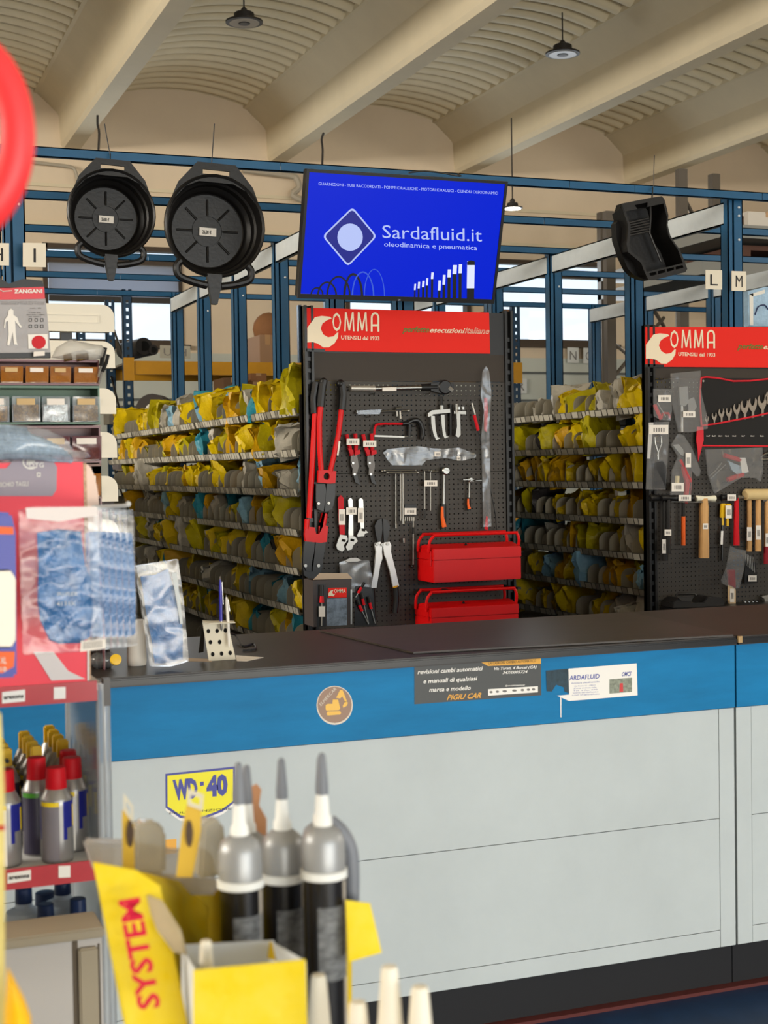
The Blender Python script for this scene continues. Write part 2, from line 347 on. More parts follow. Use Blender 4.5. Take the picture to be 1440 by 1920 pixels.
# shared divider mesh: a plate with a rounded front top corner
def divider_mesh():
    pts = [(0, 0)]
    for k in range(7):
        q = math.pi-math.pi/2*k/6; pts.append((.055+.055*math.cos(q), .075+.05*math.sin(q)))
    pts += [(.40, .125), (.46, .06), (.46, 0)]
    return MB().slab([(x, 0, z) for x, z in pts], (0, .004, 0)).mesh('divider', div_m)
DIV = divider_mesh()
def shelving(xc, bays, label, levels, half=.57, dens=8, shelves=True):
    """one free-standing bay per thing, joined only by bolts"""
    for b in bays:
        y0, y1 = YS[b], YS[b+1]
        t = Thing('shelving_bay', label % ORD[b], 'shelving', (xc, y0, 0))
        for k, y in enumerate([y0]+([y1] if b == bays[-1] else [])):
            mb = MB(); column(mb, xc, y+(.036 if k == 0 else -.036), TOP-.01)
            t.part('upright', mb, BLUE)
        for z in (2.955, 2.91, 2.78):
            t.part('bolt', MB().lathe([(.007, 0), (.007, .004), (.004, .007)], (xc+.022, y0+.0005, z), (0, -1, 0), n=8), BOLT)
        t.part('side_channel', MB().box((xc-.05, y0+.04, 2.865), (xc-.042, y1-.04, 2.985)).box((xc-.05, y0+.04, 2.865), (xc-.02, y1-.04, 2.872)).box((xc-.05, y0+.04, 2.978), (xc-.02, y1-.04, 2.985)), GREYS, label='grey steel channel')
        if not shelves: continue
        if b == 0: t.part('shade_sheet', MB().box((xc-half+.01, y0+.002, .02), (xc+half-.01, y0+.008, 1.93)), mat('dark_shade_sheet', (24, 22, 20), .7))  # dark sheet added behind the board so its holes look shaded
        for li, z in enumerate(levels):
            mb = MB(); xf = xc-half
            mb.box((xf, y0+.01, z-.012), (xc+half, y1-.01, z-.006))
            mb.slab([(xf, y0+.01, z-.018), (xf-.012, y0+.01, z+.022), (xf-.009, y0+.01, z+.022), (xf+.003, y0+.01, z-.018)], (0, y1-y0-.02, 0))
            mb.box((xc+half-.004, y0+.01, z-.018), (xc+half, y1-.01, z+.02))
            s = t.part('shelf', mb, shelf_m)
            if b == 0 or b == 1 or xc < 3:
                lb = MB(); y = y0+.02
                while y < y1-.03:
                    w = random.choice((.035, .05, .065)); w = min(w, y1-.02-y); lb.k = random.choice((0, 0, 1)) ; jz = random.uniform(-.002, .002)
                    lb.slab([(xf-.0045, y, z-.014+jz), (xf-.0135, y, z+.019+jz), (xf-.0135, y+w, z+.019+jz), (xf-.0045, y+w, z-.014+jz)], (-.001, 0, 0)); y += w+.011
                t.part('label_strip', lb, tagm, s)
            st = (y1-y0)/dens
            for k in range(dens):
                d = link('divider', DIV, s, (xf+.015-xc, (k+.35)*st+random.uniform(-.02, .02), z-.006))
shelving(2.70, [0, 1, 2, 3, 4], 'blue and grey shelving bay, %s from the near end, left of the middle tool board', LEV)
shelving(4.64, [0, 1, 2], 'blue and grey shelving bay, %s from the near end, between the two tool boards', [1.855]+LEV[1:])
shelving(.81, [0], 'blue shelving bay at the far left behind the small parts cabinet, %s in its row', [], shelves=False)
for b_ in range(5):  # mostly hidden bays, added with solid backs to shade the aisle from the left
    ya, yb_ = YS[b_], YS[b_+1]; t = Thing('shading_shelving', 'added closed-back grey shelving bay shading the aisle, behind white shelf ends, %s from near end' % ORD[b_], 'shelving', (.66, ya, 0))
    t.part('back_panel', MB().box((.60, ya+.08, 0), (.62, yb_-.01, 1.95)), shelf_m)
    for z_ in (.2, .6, 1.0, 1.4, 1.9): t.part('shelf', MB().box((.15, ya+.08, z_-.02), (.75, yb_-.01, z_)), shelf_m)
def frame_only(xc, bays, lab):
    for b in bays:
        y0, y1 = YS[b], YS[b+1]
        t = Thing('storage_rack', lab % ORD[b], 'rack', (xc, y0, 0))
        for y in [y0]+([y1] if b == bays[-1] else []):
            mb = MB(); column(mb, xc, y+(.036 if y == y0 else -.036), TOP-.01); t.part('upright', mb, BLUE)
        t.part('side_channel', MB().box((xc-.05, y0+.04, 2.865), (xc-.042, y1-.04, 2.985)).box((xc-.05, y0+.04, 2.865), (xc-.02, y1-.04, 2.872)), GREYS, label='grey steel channel')
        t.part('shelf', MB().box((xc-.5, y0+.03, 1.9), (xc+.5, y1-.03, 1.93)), shelf_m)
frame_only(6.58, [1, 2, 3, 4], 'blue rack frame right of the hanging tool case, %s bay of its row')
frame_only(4.64, [3, 4], 'blue rack frame behind the shelving between tool boards, %s bay of the row')
# the tie beams crossing the aisles on top of every frame row
for k, y in enumerate(YS):
    mb = MB(); segs = [(-1.9, .9), (.9, 2.05), (2.05, 3.60), (3.60, 3.985), (3.985, 4.78), (4.78, 6.7), (6.7, 9.2)]
    for a, b in segs:
        a += .003; mb.box((a, y-.047, TOP-.045), (b, y-.042, TOP)).box((a, y-.047, TOP-.005), (b, y+.03, TOP)).box((a, y-.047, TOP-.045), (b, y-.02, TOP-.041))
    single('tie_beam', mb, BLUE, ['blue tie beam along the front of the racks, nearest of the six cross beams', 'blue tie beam crossing the aisles, second nearest of the six', 'blue tie beam crossing the aisles, third nearest of the six', 'blue tie beam crossing the aisles, fourth nearest of the six', 'blue tie beam crossing the aisles, fifth nearest of the six', 'blue tie beam crossing the aisles, farthest of the six'][k], 'beam', None, loc=(3.5, y, TOP-.045))
# ------------------------------------------------------------------ letter placards on the front uprights
def placard(px0, py0, px1, py1, ch, Y=6.6):
    a, b, c, d = P(px0, py1, Y=Y), P(px1, py1+1, Y=Y), P(px1, py0+1, Y=Y), P(px0, py0, Y=Y)
    t = Thing('letter_placard', 'cream square placard with the letter %s on a front rack upright' % ch, 'sign', (a+b)/2)
    t.part('plate', MB().slab([a, b, c, d], (0, .003, 0)), mat('cream_card', (226, 216, 196), .7))
    tm = MB(); w = b-a; h = d-a
    if ch == 'I': text(tm, ch, a+w*.46+h*.2, a+w*.56+h*.2, h*.62, .001)
    else: text(tm, ch, a+w*.27+h*.2, a+w*.74+h*.2, h*.62, .001)
    t.part('letter', tm, INK)
placard(-28, 455, 17, 497, 'H'); placard(43, 455, 86, 500, 'I'); placard(1323, 506, 1354, 542, 'L'); placard(1372, 508, 1399, 545, 'M')
# ------------------------------------------------------------------ bags in the bins
def plastic(name, col):
    m = mat(name, col, .38, var=.25, vscale=14, bump=.6, bscale=30, spec=.25); return m
BAGM = [plastic('yellow_plastic_film', (206, 176, 4)), plastic('golden_plastic_film', (192, 146, 6)), plastic('teal_plastic_film', (44, 128, 146)), plastic('pale_plastic_film', (176, 170, 156)), plastic('green_yellow_film', (172, 158, 10)), plastic('light_blue_film', (120, 160, 180)), plastic('dark_plastic_film', (52, 48, 48))]
BAGN = ['yellow', 'golden', 'teal', 'pale clear', 'lime yellow', 'light blue', 'dark']
bagme = {}
def bag_mesh(v, c):
    if (v, c) in bagme: return bagme[(v, c)]
    rnd = random.Random(v*31+5); bm = bmesh.new(); bmesh.ops.create_cube(bm, size=1); bmesh.ops.subdivide_edges(bm, edges=bm.edges[:], cuts=5, use_grid_fill=True)
    off = Vector((v*3.7, v*1.3, 0)); flare = rnd.uniform(.5, 1.0); lean = rnd.uniform(-.25, .25)
    for ve in bm.verts:
        p = ve.co; z = p.z+.5
        k = (1-.35*abs(z-.4))*(1.0 if z < .6 else 1.0+flare*(z-.6))
        th = 1.0 if z < .55 else max(.25, 1-1.7*(z-.55))
        q = Vector((p.x*.20*k, p.y*.115*th*k, z*.17))
        nz = noise.noise_vector(p*2.3+off)*.035+noise.noise_vector(p*6+off)*.016
        if z < .05: nz.z = 0
        ve.co = q+nz+Vector((lean*z*.05, lean*z*.08, 0))
    me = bpy.data.meshes.new('plastic_bag'); bm.to_mesh(me); bm.free(); me.materials.append(BAGM[c])
    me.polygons.foreach_set('use_smooth', [True]*len(me.polygons)); me.set_sharp_from_angle(angle=math.radians(28)); bagme[(v, c)] = me; return me
def fill(xf, y0, y1, levels, where, prob, top_big):
    for li, z in enumerate(levels):
        st = (YS[1]-YS[0])/8; y = y0+.06; n = 0
        while y < y1-.05:
            if random.random() < prob:
                c = random.choices(range(7), (38, 17, 9, 14, 14, 5, 3))[0]; s = random.uniform(.85, 1.2)*(1.12 if (li == 0 and top_big) else 1)
                loc = (xf+.13+random.uniform(-.03, .04), y, z-.004)
                q = proj(loc)
                if q[0] > 228 and q[1] < 1215:
                    n += 1
                    o = link('plastic_bag', bag_mesh(random.randrange(9), c), None, loc)
                    o.rotation_euler = (random.uniform(-.25, .25), random.uniform(-.3, .1), random.uniform(-.5, .5)); o.scale = (s, s, s*random.uniform(.8, 1.12))
                    tag(o, '%s plastic bag, %s from near end, %s shelf, rack %s' % (BAGN[c], ORD[n-1], LEVN[li], where), 'bag', 'parts bags in the shelf bins')
            y += st*random.choice((.9, 1.15, 1.4))
fill(2.13, 6.75, 11.5, LEV[:7], 'left of middle tool board', .78, True)
fill(4.07, 6.75, 8.7, LEV[:7], 'between the tool boards', .74, False)
# ================================================================== COUNTER
YC, YB, ZT = 3.621, 4.375, 1.057
fascia = mat('blue_laminate_fascia', (18, 118, 172), .55, spec=.18, var=.22, vscale=2.2, stretch=(1, 1, 5))
panel = mat('off_white_laminate', (186, 194, 196), .6, spec=.2, var=.07, vscale=2.5)
top_m = mat('dark_worktop', (40, 34, 29), .42, var=.3, vscale=3)
edge_m = mat('black_edge_trim', (12, 12, 14), .3)
plinth_m = mat('black_plinth', (14, 15, 20), .6)
groove = mat('dark_joint', (70, 70, 68), .8)
def counter(x0, x1, label):
    t = Thing('shop_counter', label, 'counter', (x0, YC, 0))
    t.part('worktop', MB().box((x0+.002, YC-.012, ZT-.026), (x1-.002, YB, ZT)), top_m)
    t.part('edge_trim', MB().box((x0+.002, YC-.022, ZT-.022), (x1-.002, YC-.012, ZT-.004)), edge_m, label='black rounded edge trim', bevel=.004)
    t.part('fascia', MB().box((x0+.0015, YC, .844), (x1-.0015, YC+.02, ZT-.026)), fascia, label='blue fascia board')
    t.part('carcass', MB().box((x0+.001, YC+.03, .13), (x1-.001, YB-.02, ZT-.026)), panel)
    g = .0035; ps = [(x0+.002, .052, 'stile'), (x1-.055, .052, 'stile')]
    for xa, w, nme in ps: t.part(nme, MB().box((xa, YC+.004, .132), (xa+w, YC+.03, .842)), panel)
    for z0, z1 in ((.132, .182), (.184, .516), (.518, .842)):
        t.part('front_panel', MB().box((x0+.055, YC+.004, z0), (x1-.057, YC+.03, z1)), panel)
    t.part('joint_backing', MB().box((x0+.003, YC+.012, .133), (x1-.003, YC+.031, .84)), groove)
    t.part('plinth', MB().box((x0, YC+.03, 0), (x1, YB-.05, .13)), plinth_m)
    return t
counter(-1.6, 2.494, 'long off-white shop counter with blue fascia, left unit with stickers')
counter(2.497, 4.9, 'off-white shop counter with blue fascia, right unit beyond the joint')
single('floor_edging_strip', MB().box((-1.6, YC-.004, 0), (4.9, YC+.03, .010)), mat('dark_red_strip', (84, 34, 32), .7), 'dark red edging strip on the floor along the counter plinth', 'strip')
single('trim_clip', MB().box((2.489, YC-.027, ZT-.018), (2.502, YC-.02, ZT+.001)), mat('tan_tape', (170, 140, 96), .6), 'small tan clip over the joint of the worktop edge', 'clip')
# rubber mat on the worktop
mz = ZT+.001; mp = [P(600, 1184, Z=mz), P(775, 1226, Z=mz), P(1375, 1193, Z=mz), P(1180, 1150, Z=mz)]
single('counter_mat', MB().slab(mp, (0, 0, .005)), mat('worn_dark_rubber', (50, 42, 37), .4, var=.35, vscale=6, stretch=(1, 4, 1)), 'worn dark rubber mat lying on the worktop below the middle tool board', 'mat')
# ---- stickers on the counter front
def fp(x, y, d=.001): return P(x, y, Y=YC-d)
st = Thing('round_sticker', 'round brown sticker with a yellow excavator on the blue fascia', 'sticker', fp(627, 1355))
def disc(cx, cy, rx, ry, Y, n=28, th=.0004, mb=None):
    mb = mb or MB(); mb.slab([P(cx+rx*math.cos(2*math.pi*k/n), cy+ry*math.sin(2*math.pi*k/n), Y=Y) for k in range(n)], (0, th, 0)); return mb
st.part('rim', disc(627.5, 1322.5, 34, 36.5, YC-.0006), mat('cream_print', (216, 206, 190), .5)); st.part('face', disc(627.5, 1321.5, 32, 34, YC-.0010), mat('tan_brown_print', (150, 122, 104), .5))
ex = MB(); yf = YC-.0016; q = lambda u, v: P(560+u*140/1440, 1260+v*140/1440, Y=yf)
for poly in ([(520, 640), (560, 615), (650, 615), (660, 530), (760, 530), (800, 700), (780, 735), (540, 745), (520, 720)], [(545, 775), (560, 760), (800, 755), (820, 790), (800, 820), (560, 840), (538, 810)], [(720, 500), (800, 345), (850, 350), (860, 380), (930, 560), (900, 580), (840, 470), (800, 510)], [(850, 650), (900, 560), (950, 590), (930, 650), (860, 690)]):
    ex.slab([q(*p) for p in poly], (0, .0003, 0))
st.part('excavator_print', ex, mat('yellow_print', (232, 184, 84), .5))
tx = MB(); text(tx, 'ELMERCAR', q(430, 660), q(730, 330), (q(395, 610)-q(430, 660)), .0004); st.part('lettering', tx, mat('cream_print'))
# gearbox service banner
ban = Thing('service_banner', 'dark grey banner reading revisioni cambi automatici on the blue fascia', 'sticker', fp(778, 1320))
ban.part('backing', MB().slab([fp(777, 1320.5, .001), fp(1015, 1303.5, .001), fp(1014, 1231.5, .001), fp(777, 1246, .001)], (0, .0008, 0)), mat('charcoal_vinyl', (66, 68, 68), .45))
cb = lambda u, v: P(760+u*460/1440, 1220+v*460/1440, Y=YC-.0014)
w = MB()
for s, a, b, h in (('revisioni cambi automatici', (72, 138), (450, 115), 26), ('e manuali di qualsiasi', (104, 192), (418, 174), 26), ('marca e modello', (140, 242), (382, 229), 26), ('Via Turati, 4 Burcei (CA)', (516, 114), (768, 103), 17), ('347/0005724', (570, 137), (714, 131), 17), ('Specializzazioni', (584, 210), (698, 205), 9)):
    text(w, s, cb(*a), cb(*b), cb(a[0]+6, a[1]-h)-cb(*a), .0003, bold=.018)
ban.part('white_lettering', w, mat('white_print', (235, 232, 226), .5))
w = MB(); w.slab([cb(440, 66), cb(796, 42), cb(796, 76), cb(486, 90)], (0, .0003, 0)); ban.part('orange_flash', w, mat('orange_print', (226, 166, 64), .5))
w = MB(); text(w, 'LA CASA DEL CAMBIO AUTOMATICO', cb(488, 82), cb(765, 66), cb(490, 66)-cb(488, 82), .0006); ban.part('dark_lettering', w, INK)
w = MB(); text(w, 'PIGIU CAR', cb(243, 290), cb(443, 276), cb(250, 258)-cb(243, 290), .0003, bold=.02, shear=.2); ban.part('orange_lettering', w, mat('orange_print'))
w = MB(); w.slab([cb(486, 264), cb(778, 244), cb(778, 209), cb(486, 226)], (0, .0003, 0)); lb_ = ban.part('badge_strip', w, mat('white_print'))
w = MB()
for k, u in enumerate((503, 540, 583, 640, 687, 722, 752)):
    yy = 243-(u-500)*.065; w.slab([cb(u+(14 if k == 3 or k == 2 else 10)*math.cos(a*.7), yy+7*math.sin(a*.7)) + Vector((0, -.0004, 0)) for a in range(9)], (0, .0002, 0))
ban.part('badges', w, GREYINK, lb_)
# hydraulics card, left part peeled
cd = Thing('company_card_sticker', 'peeling white card sticker with blue lettering on the blue fascia', 'sticker', fp(1028, 1312))
cd.part('paper', MB().slab([cb(960, 295), cb(890, 264), cb(962, 258), cb(957, 106), cb(1358, 74), cb(1363, 262), cb(980, 294)], (0, .0008, 0)), mat('white_print'))
cd.part('torn_backing', MB().slab([cb(826, 118), cb(957, 106), cb(960, 250), cb(935, 240), cb(930, 215), cb(885, 200), cb(860, 240), cb(830, 238)], (0, .0008, 0)), mat('dark_teal_residue', (44, 66, 78), .6, var=.4, vscale=60))
w = MB(); text(w, 'ARDAFLUID', cb(962, 174), cb(1138, 162), cb(965, 146)-cb(962, 174), .0004, bold=.02)
text(w, 'forniture oleodinamiche', cb(975, 196), cb(1138, 186), cb(976, 186)-cb(975, 196), .0004); text(w, 'OMCS', cb(1268, 150), cb(1322, 147), cb(1274, 124)-cb(1268, 150), .0004, bold=.02)
for k in range(5): text(w, ['Via Roma 11 - 09012', 'Zona industriale', 'Tel. e fax 070', 'www.sardafluid.it', 'e-mail: info@sardafluid.it'][k], cb(990-k*3, 212+k*13), cb(1115+k*6, 205+k*13), cb(991, 205)-cb(990, 212), .0004)
cd.part('blue_lettering', w, mat('blue_print', (74, 84, 160), .5))
ph = cd.part('photo_print', MB().slab([cb(1198, 252), cb(1330, 242), cb(1330, 158), cb(1198, 168)], (0, -.0003, 0)), mat('photo_grey_print', (140, 146, 130), .5, var=.5, vscale=90))
cd.part('red_figure', MB().slab([cb(1256, 242)+Vector((0, -.0006, 0)), cb(1278, 240)+Vector((0, -.0006, 0)), cb(1276, 190)+Vector((0, -.0006, 0)), cb(1258, 192)+Vector((0, -.0006, 0))], (0, -.0002, 0)), mat('red_print', (200, 60, 60), .5), ph)
single('paint_drip', MB().slab([fp(1050.5, 1304), fp(1052.5, 1304), fp(1052.5, 1345), fp(1051, 1345)], (0, .0006, 0)), mat('white_print'), 'thin pale scratch line running down the blue fascia beside the white card', 'mark')
# yellow and blue shield sticker
wd = Thing('shield_sticker', 'yellow shield sticker with blue border reading WD-40 on the white panel', 'sticker', fp(375, 1545))
cw = lambda u, v, d=0: P(160+u*680/1440, 1380+v*680/1440, Y=YC+.004-.0006-d)
sh = [(318, 150), (594, 121), (594, 262), (545, 300), (455, 335), (375, 325), (319, 285)]
wd.part('white_edge', MB().slab([cw(u, v+(11 if v > 200 else 0)) for u, v in sh], (0, .0005, 0)), mat('white_print'))
wd.part('blue_border', MB().slab([cw(u, v, .0004) for u, v in sh], (0, .0003, 0)), mat('violet_blue_print', (70, 74, 150), .5))
cx_, cy_ = 456, 225
wd.part('yellow_field', MB().slab([cw(cx_+(u-cx_)*.945, cy_+(v-cy_)*.90, .0009) for u, v in sh], (0, .0003, 0)), mat('bright_yellow_print', (232, 222, 40), .5))
w = MB(); text(w, 'WD', cw(352, 250, .0013), cw(448, 240, .0013), cw(346, 176)-cw(352, 250), .0004, bold=.06); text(w, '-', cw(456, 213, .0013), cw(470, 211, .0013), cw(455, 176)-cw(455, 250), .0004, bold=.03)
text(w, '40', cw(482, 237, .0013), cw(566, 228, .0013), cw(480, 160)-cw(482, 237), .0004, bold=.06); wd.part('lettering', w, mat('violet_blue_print'))
w = MB(); text(w, 'MULTIFUNZIONE', cw(335, 312, .0013), cw(580, 292, .0013), cw(336, 304)-cw(336, 313), .0004); wd.part('small_lettering', w, INK)
# small orange-and-blue sticker half hidden lower down
single('small_sticker', MB().slab([cw(318, 470), cw(362, 465), cw(362, 408), cw(318, 412)], (0, .0004, 0)), mat('orange_print'), 'small orange sticker low on the white panel behind the hang tabs', 'sticker')
# ================================================================== SCREEN
TVM = Matrix.Translation((2.463, 6.122, 2.605)) @ Matrix.Rotation(.294, 4, 'X')
tv = Thing('wall_screen', 'large black-framed screen with a blue company advert, tilted forward above the middle board', 'screen', (2.463, 6.122, 2.32))
def tl(x, y, z): return TVM @ Vector((x, y, z))
def tvbox(lo, hi): return MB().box(lo, hi).xf(TVM)
tv.part('back_housing', tvbox((-.483, .006, -.280), (.483, .05, .280)), BLACK, bevel=.004)
bz = MB(); o_ = [(-.485, -.2825), (.485, -.2825), (.485, .2825), (-.485, .2825)]; i_ = [(-.472, -.262), (.472, -.262), (.472, .270), (-.472, .270)]
bz.ring([(x, -.006, z) for x, z in o_], [(x, -.006, z) for x, z in i_], (0, .014, 0)).xf(TVM); tv.part('bezel', bz, mat('screen_bezel', (20, 18, 18), .35))
scr = mat('screen_blue_panel', (0, 34, 222), .15, emit=.78, spec=.3); MC['screen_blue_panel'].node_tree.nodes['Principled BSDF'].inputs['Base Color'].default_value = (.002, .004, .02, 1)
scp = tv.part('display_panel', tvbox((-.473, -.001, -.263), (.473, .004, .271)), scr)
def emi(name, col, e=1.0):
    m = mat(name, col, .3, emit=e); m.node_tree.nodes['Principled BSDF'].inputs['Base Color'].default_value = (.01, .01, .01, 1); return m
E_PALE, E_NAVY, E_WHITE, E_BLK, E_LB = emi('screen_pale_blue', (176, 190, 240), .95), emi('screen_navy', (4, 20, 140), .8), emi('screen_white', (225, 232, 255), .9), emi('screen_black', (6, 8, 20), .5), emi('screen_mid_blue', (50, 90, 220), .8)
# screen-space of the advert: crop coordinates measured on the screen, mapped bilinearly onto the panel
def su(u, v, d=.0022):
    p = P(540+u*440/1440, 300+v*440/1440, D=1)-CP; nrm = TVM.to_3x3() @ Vector((0, -1, 0)); o = tl(0, -.001-d, 0); t = (o-CP).dot(nrm)/p.dot(nrm); return CP+p*t
ND = TVM.to_3x3() @ Vector((0, .0004, 0))
def stext(s, a, b, h, m, nm, **k):
    w = MB(); text(w, s, su(*a), su(*b), su(a[0]-h*.03, a[1]-h)-su(*a), .0003, **k); tv.part(nm, w, m, scp)
stext('Sardafluid.it', (580, 478), (1190, 500), 84, E_PALE, 'headline'); stext('oleodinamica e pneumatica', (590, 530), (1160, 553), 31, E_PALE, 'subline')
stext('GUARNIZIONI - TUBI RACCORDATI - POMPE IDRAULICHE - MOTORI IDRAULICI - CILINDRI OLEODINAMICI', (187, 154), (1288, 212), 19, E_PALE, 'banner_text')
def rr(pts, r, k=5):
    out = []; n = len(pts)
    for i in range(n):
        a = Vector((*pts[i-1], 0)); b = Vector((*pts[i], 0)); c = Vector((*pts[(i+1) % n], 0)); p = b+(a-b).normalized()*r; q2 = b+(c-b).normalized()*r
        for j in range(k+1): t = j/k; w_ = p*(1-t)**2+b*2*t*(1-t)+q2*t*t; out.append((w_.x, w_.y))
    return out
dia = rr([(396, 288), (546, 468), (368, 655), (211, 468)], 28); dcx, dcy = 380, 470
din = [(dcx+(x-dcx)*.925, dcy+(y-dcy)*.925) for x, y in dia]
tv.part('logo_field', MB().slab([su(*p) for p in din], ND), E_NAVY, scp)
tv.part('logo_outline', MB().ring([su(*p, .003) for p in dia], [su(*p, .003) for p in din], ND), E_PALE, scp)
tv.part('logo_disc', MB().slab([su(381+78*math.cos(a*math.pi/16), 474+84*math.sin(a*math.pi/16), .003) for a in range(32)], ND), E_PALE, scp)
hoop = MB(); arcs = [(178, 825, 40, 45, 9, 0), (240, 835, 62, 90, 11, 0), (310, 835, 75, 125, 11, 0), (400, 838, 62, 145, 15, 0), (460, 838, 70, 155, 9, 1), (530, 838, 65, 170, 6, 1)]
for cx, cy, rx, ry, wd_, c in arcs:
    hoop.k = c; o1 = [su(cx+rx*math.cos(math.pi*(1-k/14)), cy-ry*math.sin(math.pi*k/14), .003+.0001*arcs.index((cx, cy, rx, ry, wd_, c))) for k in range(15)]
    i1 = [su(cx+(rx-wd_)*math.cos(math.pi*(1-k/14)), cy-(ry-wd_)*math.sin(math.pi*k/14), .003+.0001*arcs.index((cx, cy, rx, ry, wd_, c))) for k in range(15)]
    hoop.add(o1+i1, [(k, k+1, 16+k, 15+k) for k in range(14)])
tv.part('seal_ring_pictures', hoop, [E_BLK, E_LB], scp)
hs = MB()
for u, vt, wi, hh, vb, c in ((778, 760, 10, 38, 845, 0), (802, 748, 12, 40, 846, 0), (829, 742, 14, 38, 847, 0), (852, 725, 12, 45, 848, 0), (884, 690, 14, 40, 848, 0), (928, 740, 16, 60, 850, 0), (956, 705, 16, 60, 850, 0), (988, 672, 20, 48, 852, 0), (1022, 645, 24, 55, 853, 0), (1056, 640, 20, 55, 854, 0), (1120, 622, 46, 165, 856, 0)):
    dz = .003
    hs.k = 0; hs.slab([su(u-wi/2, vt+hh, dz), su(u+wi/2, vt+hh, dz), su(u+wi/2+3, vt, dz), su(u-wi/2+3, vt, dz)], ND)
    hs.k = 1; hs.slab([su(u-wi/2, vb, dz), su(u+wi/2-1, vb, dz), su(u+wi/2, vt+hh, dz), su(u-wi/2+1, vt+hh, dz)], ND)
hs.k = 1; hs.slab([su(1100, 645, .0034), su(1146, 645, .0034), su(1146, 622, .0034), su(1122, 615, .0034), su(1100, 625, .0034)], ND)
tv.part('hose_pictures', hs, [E_WHITE, E_BLK], scp)
w = MB(); text(w, 'LG', su(676, 862, .008), su(690, 862, .008), su(676, 854)-su(676, 862), .0003); tv.part('maker_mark', w, E_WHITE)
tv.part('mounting_bracket', MB().box((2.3, 6.215, 2.58), (2.64, 6.235, 2.76)), BLACKM)
for xx in (2.35, 2.55): tv.part('bracket_arm', MB().box((xx, 6.235, 2.62), (xx+.04, 6.66, 2.66)), BLACKM)
cab = smoothpath([P(766, 324, Y=6.3), P(790, 321, Y=6.3), P(820, 323, Y=6.4), P(862, 330, Y=6.5), P(858, 326, Y=6.5)], 4)
single('power_cable', MB().tube(cab, .004, 6), BLACK, 'black cable looping over the top edge of the screen', 'cable')
# ================================================================== TOOL BOARDS
YP = 6.60
def pegmat():
    m = bpy.data.materials.new('perforated_dark_steel'); m.use_nodes = True; n = m.node_tree.nodes; L = m.node_tree.links
    b = n['Principled BSDF']; b.inputs['Base Color'].default_value = lin((60, 56, 51))+(1,); b.inputs['Roughness'].default_value = .55; b.inputs['Specular IOR Level'].default_value = .3
    g = n.new('ShaderNodeNewGeometry'); s = n.new('ShaderNodeSeparateXYZ'); L.new(g.outputs['Position'], s.inputs[0])
    def M(op, a, bb=None, c=None):
        x = n.new('ShaderNodeMath'); x.operation = op
        for i, v in enumerate((a, bb, c)):
            if v is None: continue
            if isinstance(v, (int, float)): x.inputs[i].default_value = v
            else: L.new(v, x.inputs[i])
        return x.outputs[0]
    pit = .0245
    fx = M('SUBTRACT', M('FRACT', M('DIVIDE', s.outputs['X'], pit)), .5); fz = M('SUBTRACT', M('FRACT', M('DIVIDE', s.outputs['Z'], pit)), .5)
    r = M('SQRT', M('ADD', M('MULTIPLY', fx, fx), M('MULTIPLY', fz, fz))); hole = M('LESS_THAN', r, .145)
    t = n.new('ShaderNodeBsdfTransparent'); mx = n.new('ShaderNodeMixShader'); L.new(hole, mx.inputs[0]); L.new(b.outputs[0], mx.inputs[1]); L.new(t.outputs[0], mx.inputs[2])
    L.new(mx.outputs[0], n['Material Output'].inputs[0]); return m
PEG = pegmat(); PLAIN = mat('plain_dark_steel', (54, 46, 38), .55, spec=.25); SIGN = mat('red_sign_panel', (226, 36, 24), .6, spec=.2); CREAM = mat('cream_sign_print', (232, 216, 186), .5)
